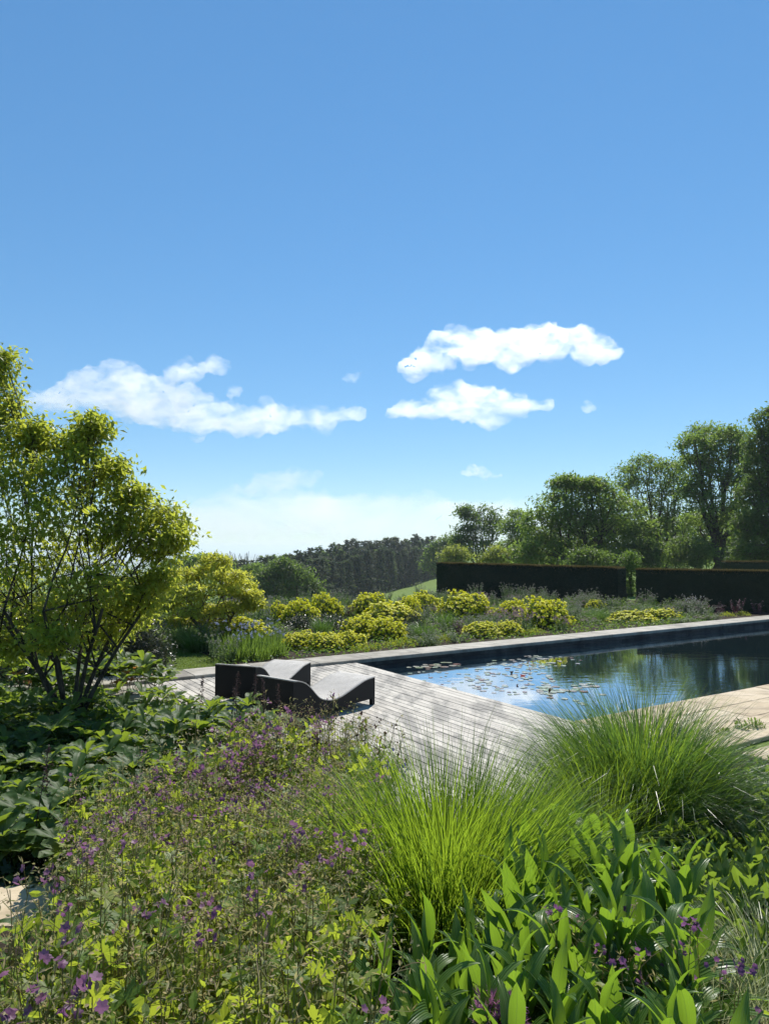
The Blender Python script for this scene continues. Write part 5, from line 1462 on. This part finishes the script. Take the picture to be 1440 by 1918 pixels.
# ------------------------------------------------------------------ broad lance-leaved plants
LLN = []
for i, (L_, W_, dr, lf) in enumerate(((.29, .064, .85, 1.45), (.26, .058, 1.3, 1.35), (.31, .066, .6, 1.5), (.25, .066, 1.6, 1.15), (.28, .070, 1.9, 1.0), (.20, .042, .4, 1.4))):
    V, F = blade_mesh(L_, W_, 9, 4, dr, lf - .35, .5, .75, .05, seed=600 + i, tip=1.25)
    LLN.append(Geo().add(V, F).mesh('leaf', M['lance'], True))
def make_lance(seed, nl, H, spread=.5, meshes=LLN):
    r = np.random.default_rng(seed); o = thing('lance_leaf_plant', 'x', 'foliage plant')
    top = np.array([r.normal(0, .03), r.normal(0, .03), H])
    link('stem', Geo().add(*tubes(np.array([[(0, 0, -.02), tuple(top * .5), tuple(top)]]), np.array([[.008, .007, .004]]), 5)).mesh('stem', M['lance']), o)
    for k in range(nl):
        t = (k + .6) / nl
        l = link('leaf', meshes[int(r.integers(len(meshes)))], o, top * t, k * 2.39996 + r.normal(0, .2))
        up = .15 + .75 * t
        l.rotation_euler = (RAD(60) * up - .55 + r.normal(0, .16), r.normal(0, .12), l.rotation_euler[2])
        s = (1.25 - .45 * t) * r.uniform(.85, 1.12); l.scale = (s, s, s)
    return o
LP1 = Kind([make_lance(610 + i, 12 + i % 3, (.42, .5, .36, .46)[i]) for i in range(4)])
LP2 = Kind([make_lance(620 + i, 8, .22, meshes=LLN[3:]) for i in range(2)])
pts = []; lan = []
rng = np.random.default_rng(44)
k = 0
TOPL = ([690, 740, 800, 850, 900, 960, 1020, 1080, 1140, 1200, 1260, 1300], [1790, 1720, 1670, 1650, 1650, 1570, 1500, 1500, 1530, 1560, 1620, 1680])
for tr in range(2500):
    px = rng.uniform(710, 1290); ty = np.interp(px, *TOPL); py = ty + (1935 - ty) * rng.random() ** 1.1
    p = foot(px, py + 12, .62)
    if not far_enough(p, .105): continue
    zone = 'left clump' if px < 900 else 'tall middle clump' if px < 1120 else 'right clump'
    row = 'back' if py < ty + 90 else 'middle' if py < ty + 220 else 'front'
    o_ = LP1.put(int(rng.integers(4)), p, rng.uniform(0, 6.28), rng.uniform(.98, 1.25) * (1.0 if p[1] > 2.6 else .9), 'x', 'broad lance leaved shoots', tilt=(rng.normal(0, .12), rng.normal(0, .12)))
    lan.append((o_, p[0] / p[1], p[1], 'broad lance leaved shoot, ' + zone))
    k += 1
    if k > 150: break
print('lance', k); rank(lan, 7, '')
# low leaf plants on the right, joined foliage
def make_low(seed, mat='lance2', nsh=9, H=.34, R=.2, leaf=.11):
    r = np.random.default_rng(seed); o = thing('leafy_plant', 'x', 'foliage plant')
    P, q = spread_pts(r, nsh, R, 1); T = P * 1.3 + np.stack([0 * q, 0 * q, H * r.uniform(.7, 1.15, nsh)], -1)
    g = Geo().add(*tubes(np.stack([P, (P + T) / 2, T], 1), np.full((nsh, 3), .0035), 4))
    i = np.repeat(np.arange(nsh), 12); n = len(i); t = (np.tile(np.arange(12), nsh) + 1) / 12
    C = P[i] * (1 - t[:, None]) + T[i] * t[:, None]; az = np.tile(np.arange(12), nsh) * 2.4 + r.normal(0, .3, n)
    el = .15 + 1.0 * t + r.normal(0, .15, n)
    D = np.stack([np.cos(az) * np.cos(el), np.sin(az) * np.cos(el), np.sin(el)], -1)
    g.add(*inst(LB_V, LB_F, C, D, np.stack([-np.cos(az) * np.sin(el), -np.sin(az) * np.sin(el), np.cos(el)], -1) + r.normal(0, .2, (n, 3)), np.stack([leaf * .85 * r.uniform(.7, 1.2, n), leaf * r.uniform(.7, 1.25, n), np.full(n, leaf)], -1)))
    link('foliage', g.mesh('foliage', M[mat]), o)
    return o
LO = Kind([make_low(640 + i, leaf=(.11, .13, .09)[i]) for i in range(3)])
def make_jagged(seed):
    r = np.random.default_rng(seed); o = thing('jagged_leaf_plant', 'x', 'foliage plant'); n = 130
    P, q = spread_pts(r, n, .26, 1); P[:, 2] = .06 + .24 * r.random(n) * (1.1 - q)
    link('foliage', Geo().add(*inst(PALM_V, PALM_F, P, nrm(P * (1, 1, 0) + r.normal(0, .12, P.shape)), rdir(r, n, 1.3), np.stack([r.uniform(.05, .09, n), r.uniform(.09, .16, n), r.uniform(.06, .12, n)], -1))).mesh('foliage', M['blue_green']), o)
    return o
BG = Kind([make_jagged(650 + i) for i in range(2)])
pts = []; k = 0; lows = []
TOPR = ([1120, 1200, 1280, 1350, 1440, 1520], [1530, 1515, 1500, 1460, 1425, 1410])
for tr in range(2500):
    px = rng.uniform(1130, 1520); ty = np.interp(px, *TOPR); py = ty + (1830 - ty) * rng.random()
    if px < 1290 and py > 1580: continue
    p = foot(px, py, .33)
    u_, v_ = to_uv(p)
    if v_ < POOL_W + 4.2 and u_ > .3: continue
    if not far_enough(p, .2): continue
    row = 'close to the paving' if py < 1520 else 'in the middle of the low drift' if py < 1650 else 'above the pale grass'
    side = 'at the right edge' if px > 1390 else 'beside the dark grass clump' if px < 1290 else 'half way to the edge'
    lows.append((LO.put(int(rng.integers(3)), p, rng.uniform(0, 6.28), rng.uniform(.75, 1.05), 'x', 'low leafy plants on the right'), p[0] / p[1], p[1], 'low green leafy plant'))
    k += 1
    if k > 150: break
print('low', k); rank(lows, 8, 'on the right')
pts = []; k = 0; bgs = []
for tr in range(600):
    px = rng.uniform(-80, 140); py = rng.uniform(1500, 1640)
    p = foot(px, py, .3)
    if not far_enough(p, .22) or p[1] < 4.75: continue
    bgs.append((BG.put(k, p, rng.uniform(0, 6.28), rng.uniform(.8, 1.15), 'x', 'blue green foliage at the left edge'), p[0] / p[1], p[1], 'blue green jagged foliage by the left edge'))
    k += 1
    if k > 26: break
rank(bgs, 3, '')
for i, (px, py, lab) in enumerate(((45, 1700, 'bright dock like leaves beside the pale slab, left one'), (95, 1690, 'bright dock like leaves beside the pale slab, right one'), (150, 1660, 'two dark green upright leaves behind the pale slab'), (60, 1760, 'bright broad leaves at the left edge below the slab'),
        (590, 1720, 'green lance leaves in the gap between geraniums and the lance leaved clump'), (650, 1760, 'lance leaves left of the lance leaved clump'), (600, 1820, 'low lance leaves at the foot of the geraniums'), (660, 1850, 'low lance leaves beside the bottom edge'), (560, 1880, 'low lance leaves at the bottom among geraniums'))):
    LP2.put(i, foot(px, py, .32), i * 1.9, .95, lab, 'small lance leaved plants')
# plants in the paving gap
for i, (px, py) in enumerate(((1368, 1372), (1385, 1370), (1402, 1367), (1420, 1365), (1350, 1376), (1438, 1362))):
    p = gz(px, py, -.03); p[2] = -.06
    p[:2] += UD * (.13 * ((i * 7) % 5 - 2)); LO.put(i, p, i, (.3, .42, .24, .46, .28, .36)[i], nth(1 + sorted((1368, 1385, 1402, 1420, 1350, 1438)).index(px)) + ' from left of the tiny plants in the paving joint', 'plants in the paving joint')
for k_ in (GE, GQ, GP, GD, GB, LP1, LP2, LO, BG, RG, RS, RZ): k_.drop_unused()

# allium head at the bottom
p = foot(932, 1885, .55)
al = thing('allium', 'pink purple spiky allium head at the bottom edge among dark leaves', 'flower', p)
r = np.random.default_rng(70)
link('stem', Geo().add(*tubes(np.array([[(0, 0, 0), (.01, 0, .25), (0, 0, .5)]]), np.array([[.006, .005, .005]]), 6)).mesh('stem', M['lance']), al)
n = 130; d_ = rdir(r, n, .55); L_ = r.uniform(.05, .085, (n, 1)); c = np.array([0, 0, .5])
g = Geo().add(*tubes(np.stack([np.repeat(c[None], n, 0), c + d_ * L_ * .5, c + d_ * L_], 1), np.full((n, 3), .0011), 3))
link('pedicels', g.mesh('pedicels', M['allium']), al)
g = Geo(); m = 6; i = np.repeat(np.arange(n), m)
g.add(*inst(LD_V, LD_F, (c + d_ * L_ * .98)[i], nrm(d_[i] * .7 + r.normal(0, .5, (n * m, 3))), rdir(r, n * m, 0), np.stack([np.full(n * m, .010), r.uniform(.018, .034, n * m), np.full(n * m, .01)], -1)))
link('florets', g.mesh('florets', M['allium']), al)

# ------------------------------------------------------------------ uncountable cover
r = np.random.default_rng(88)
def cover(name, label, n, fn, mat, leaf, lo, hi, flat=1.2, tmpl=(LB_V, LB_F)):
    P = []
    xy = fn(n)
    z = ground(xy[:, 0], xy[:, 1]) + r.uniform(lo, hi, len(xy))
    P = np.concatenate([xy, z[:, None]], -1); m = len(P)
    g = Geo().add(*inst(tmpl[0], tmpl[1], P, nrm(r.normal(0, 1, (m, 3)) * (1, 1, .5)), rdir(r, m, flat), leaf * r.uniform(.5, 1.4, m)))
    o = link(name, g.mesh(name, M[mat])); tag(o, label, 'ground cover', None, 'stuff')
def nearbed(n):
    y = r.uniform(1.5, 8.4, n * 2); x = r.uniform(-1, 1.35, n * 2) * (y * .62 + .5)
    xy = np.stack([x, y], -1); u_, v_ = to_uv(xy)
    ok = ((v_ > 8.1) | (u_ < -nb * BW - 1.15)) & ~((v_ < POOL_W + 4.15) & (u_ > .4))
    ok &= ~((y > 3.2) & (y < 4.72) & (x / y < (150 - 720) / FPX))
    return xy[ok][:n]
cover('leaf_litter', 'brown fallen leaves on the soil under the near plants', 12000, nearbed, 'dead_leaf', .05, .03, .06, 3)
cover('undergrowth', 'small green leaves filling the gaps under the near plants', 22000, nearbed, 'mid_leaf', .055, .04, .22)
def rodbed(n):
    y = r.uniform(5, 14.5, n * 3); x = -r.uniform(.1, .66, n * 3) * y - .4
    xy = np.stack([x, y], -1); u_, v_ = to_uv(xy)
    ok = (u_ < -nb * BW - 1.15) & (v_ > V0)
    return xy[ok][:n]
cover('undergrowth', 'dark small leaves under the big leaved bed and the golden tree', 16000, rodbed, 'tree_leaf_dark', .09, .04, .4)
def farbed(n):
    px = r.uniform(405, 1330, n); c0 = np.array([cop_d(q) for q in px]); c1 = hedge_d(px)
    dd = c0 + .12 + (np.maximum(c1 - c0, .4) - .2) * r.random(n) ** .8
    xy = np.stack([(px - 720) / FPX * dd, dd], -1)
    return xy
cover('ground_cover', 'green leafy ground cover between the plants of the far bed', 26000, farbed, 'mid_leaf', .10, .02, .16, .8, (LD_V, LD_F))
def lawnb(n):
    px = r.uniform(280, 420, n); dd = r.uniform(14.6, 22, n)
    xy = np.stack([(px - 720) / FPX * dd, dd], -1); u_, v_ = to_uv(xy)
    return xy[v_ < V0 - CW - .03]
M['lawn_blade'] = leaf_mat('lawn_blade', [(.09,.14,.02), (.12,.17,.025), (.07,.12,.02)], (.35,.45,.04), .4, .5)
cover('lawn_grass', 'short mown grass of the little lawn beyond the coping', 30000, lawnb, 'lawn_blade', .03, .0, .012, .2, (LD_V, LD_F))

# ------------------------------------------------------------------ clouds and haze
def vol_mat(name, dens, col=(1, 1, 1), aniso=.6, nscale=None, seed=0):
    m, nt, out = newmat(name)
    pv = nt.nodes.new('ShaderNodeVolumePrincipled')
    pv.inputs['Color'].default_value = (*(c_ * .92 for c_ in col), 1); pv.inputs['Density'].default_value = dens; pv.inputs['Anisotropy'].default_value = aniso
    if nscale:
        tc = nt.nodes.new('ShaderNodeTexCoord')
        n = nt.nodes.new('ShaderNodeTexNoise'); n.inputs['Scale'].default_value = 1 / nscale; n.inputs['Detail'].default_value = 5; n.inputs['Roughness'].default_value = .68
        n.inputs['Distortion'].default_value = .6
        nt.links.new(mapping(nt, tc.outputs['Object'], (.7, 1, 1.25), (0, RAD(20), 0)), n.inputs['Vector'])
        mr = nt.nodes.new('ShaderNodeMapRange'); mr.inputs['From Min'].default_value = .42; mr.inputs['From Max'].default_value = .70
        mr.inputs['To Min'].default_value = 0; mr.inputs['To Max'].default_value = dens
        nt.links.new(n.outputs['Fac'], mr.inputs['Value']); nt.links.new(mr.outputs[0], pv.inputs['Density'])
        m.cycles.volume_step_rate = .35
    nt.links.new(pv.outputs[0], out.inputs['Volume'])
    return m
def cloud(label, spec, d, dens, seed, vox, amp=.3, depth=.8, freq=1.0, ns=120):
    """spec: lobes (px, py, rx, ry); one closed billowing body, thin at its rim"""
    r = np.random.default_rng(seed)
    c0 = gd(spec[0][0], spec[0][1], d)
    g = Geo()
    import bmesh
    bm = bmesh.new(); bmesh.ops.create_icosphere(bm, subdivisions=2, radius=1.0)
    SV = np.array([v.co[:] for v in bm.verts]); SF = np.array([[v.index for v in f.verts] for f in bm.faces]); bm.free()
    for (px, py, rx, ry) in spec:
        c = gd(px, py, d) - c0; c[1] += r.uniform(-.25, .25) * rx / FPX * d
        g.add(SV * np.array([rx, rx * depth, ry]) / FPX * d + c, SF)
        k = max(6, int(rx / 5))
        for _ in range(k):
            dd = rdir(r, 1, .25)[0]; s = r.uniform(.14, .34)
            cc = c + dd * np.array([rx, rx * depth, ry]) / FPX * d * .9
            g.add(SV * s * (rx * .35 + ry * .65) / FPX * d * np.array([1.2, 1.2, .8]) + cc, SF)
    me = g.mesh('cloud', M['bark'])
    tmp = bpy.data.objects.new('cloud_tmp', me); COL.objects.link(tmp)
    rm = tmp.modifiers.new('r', 'REMESH'); rm.mode = 'VOXEL'; rm.voxel_size = vox
    dg = bpy.context.evaluated_depsgraph_get()
    ev = tmp.evaluated_get(dg); m2 = bpy.data.meshes.new_from_object(ev)
    bpy.data.objects.remove(tmp)
    n = len(m2.vertices); co = np.empty(n * 3, np.float32); m2.vertices.foreach_get('co', co); co = co.reshape(-1, 3)
    no = np.empty(n * 3, np.float32); m2.vertices.foreach_get('normal', no); no = no.reshape(-1, 3)
    f0 = freq / 170.0
    disp = np.array([mnoise.fractal((x * f0, y * f0, z * f0 * 1.6 + seed), .7, 2.1, 6) for x, y, z in co])
    co = co + no * (disp * amp * 200 / freq)[:, None]
    # ragged drift towards the right
    m2.vertices.foreach_set('co', co.astype(np.float32).ravel()); m2.update()
    m2.materials.clear(); m2.materials.append(vol_mat('cloud_vapour', dens * 2.4, nscale=ns, seed=seed))
    for p_ in m2.polygons: p_.use_smooth = True
    o = link('cloud', m2, None, c0); tag(o, label, 'cloud', 'white clouds')
    return n
print('cloud verts', [
cloud('long ragged white cloud at the left with a wisp rising to the right', [(240, 735, 90, 40), (100, 748, 60, 22), (160, 728, 60, 34), (320, 760, 90, 42), (410, 790, 80, 26), (500, 785, 80, 26), (590, 780, 60, 18), (640, 778, 40, 12), (350, 700, 40, 18), (395, 683, 30, 9), (230, 695, 40, 14), (435, 735, 16, 14)], 4300, .0042, 1, 20),
cloud('upper white cloud at the right, long with two humps', [(900, 655, 90, 26), (800, 675, 55, 24), (825, 650, 30, 20), (1000, 640, 80, 28), (1070, 625, 40, 24), (1110, 655, 60, 18), (770, 692, 34, 10), (960, 670, 70, 14)], 3700, .0065, 2, 17),
cloud('lower white cloud at the right, under the two humped one', [(870, 755, 80, 30), (780, 762, 50, 16), (930, 758, 60, 24), (1000, 752, 40, 12), (900, 778, 50, 16), (745, 768, 20, 8)], 4400, .0050, 3, 19),
cloud('tiny wisp of cloud between the left cloud and the two right ones', [(660, 707, 20, 6), (678, 700, 14, 6)], 4200, .0032, 4, 14, .2),
cloud('tiny round puff of cloud right of the lower white cloud', [(1102, 758, 12, 12)], 4400, .006, 5, 12, .2),
cloud('small white cloud low above the dark twin topped tree', [(890, 882, 24, 12), (915, 890, 28, 7), (876, 878, 14, 8)], 7500, .0035, 6, 24, .4),
cloud('flat pale cloud low over the valley', [(530, 900, 70, 16), (570, 886, 46, 9), (470, 915, 50, 9)], 9500, .0009, 7, 60, .6, ns=500),
cloud('broad thin cloud bank along the horizon', [(560, 965, 230, 36), (760, 970, 240, 34), (400, 975, 170, 34), (300, 960, 130, 26), (930, 975, 120, 28)], 15000, .00045, 8, 150, .8, .6, ns=2200)])

m, nt, out = newmat('air_haze')
pv = nt.nodes.new('ShaderNodeVolumePrincipled')
pv.inputs['Color'].default_value = (.82, .91, 1, 1); pv.inputs['Density'].default_value = 2.2e-4; pv.inputs['Anisotropy'].default_value = .3
nt.links.new(pv.outputs[0], out.inputs['Volume'])
g = Geo(); g.box(-58000, 58000, -58000, 58000, -101.5, 40)
hz = link('haze', g.mesh('haze', m)); hz['kind'] = 'stuff'; hz['label'] = 'thin pale haze over the garden and the far plain'
print('objects', len(bpy.data.objects), 'tris', sum(sum(len(p.vertices) - 2 for p in ()) for _ in ()), 'polys', sum(len(m_.polygons) for m_ in bpy.data.meshes))
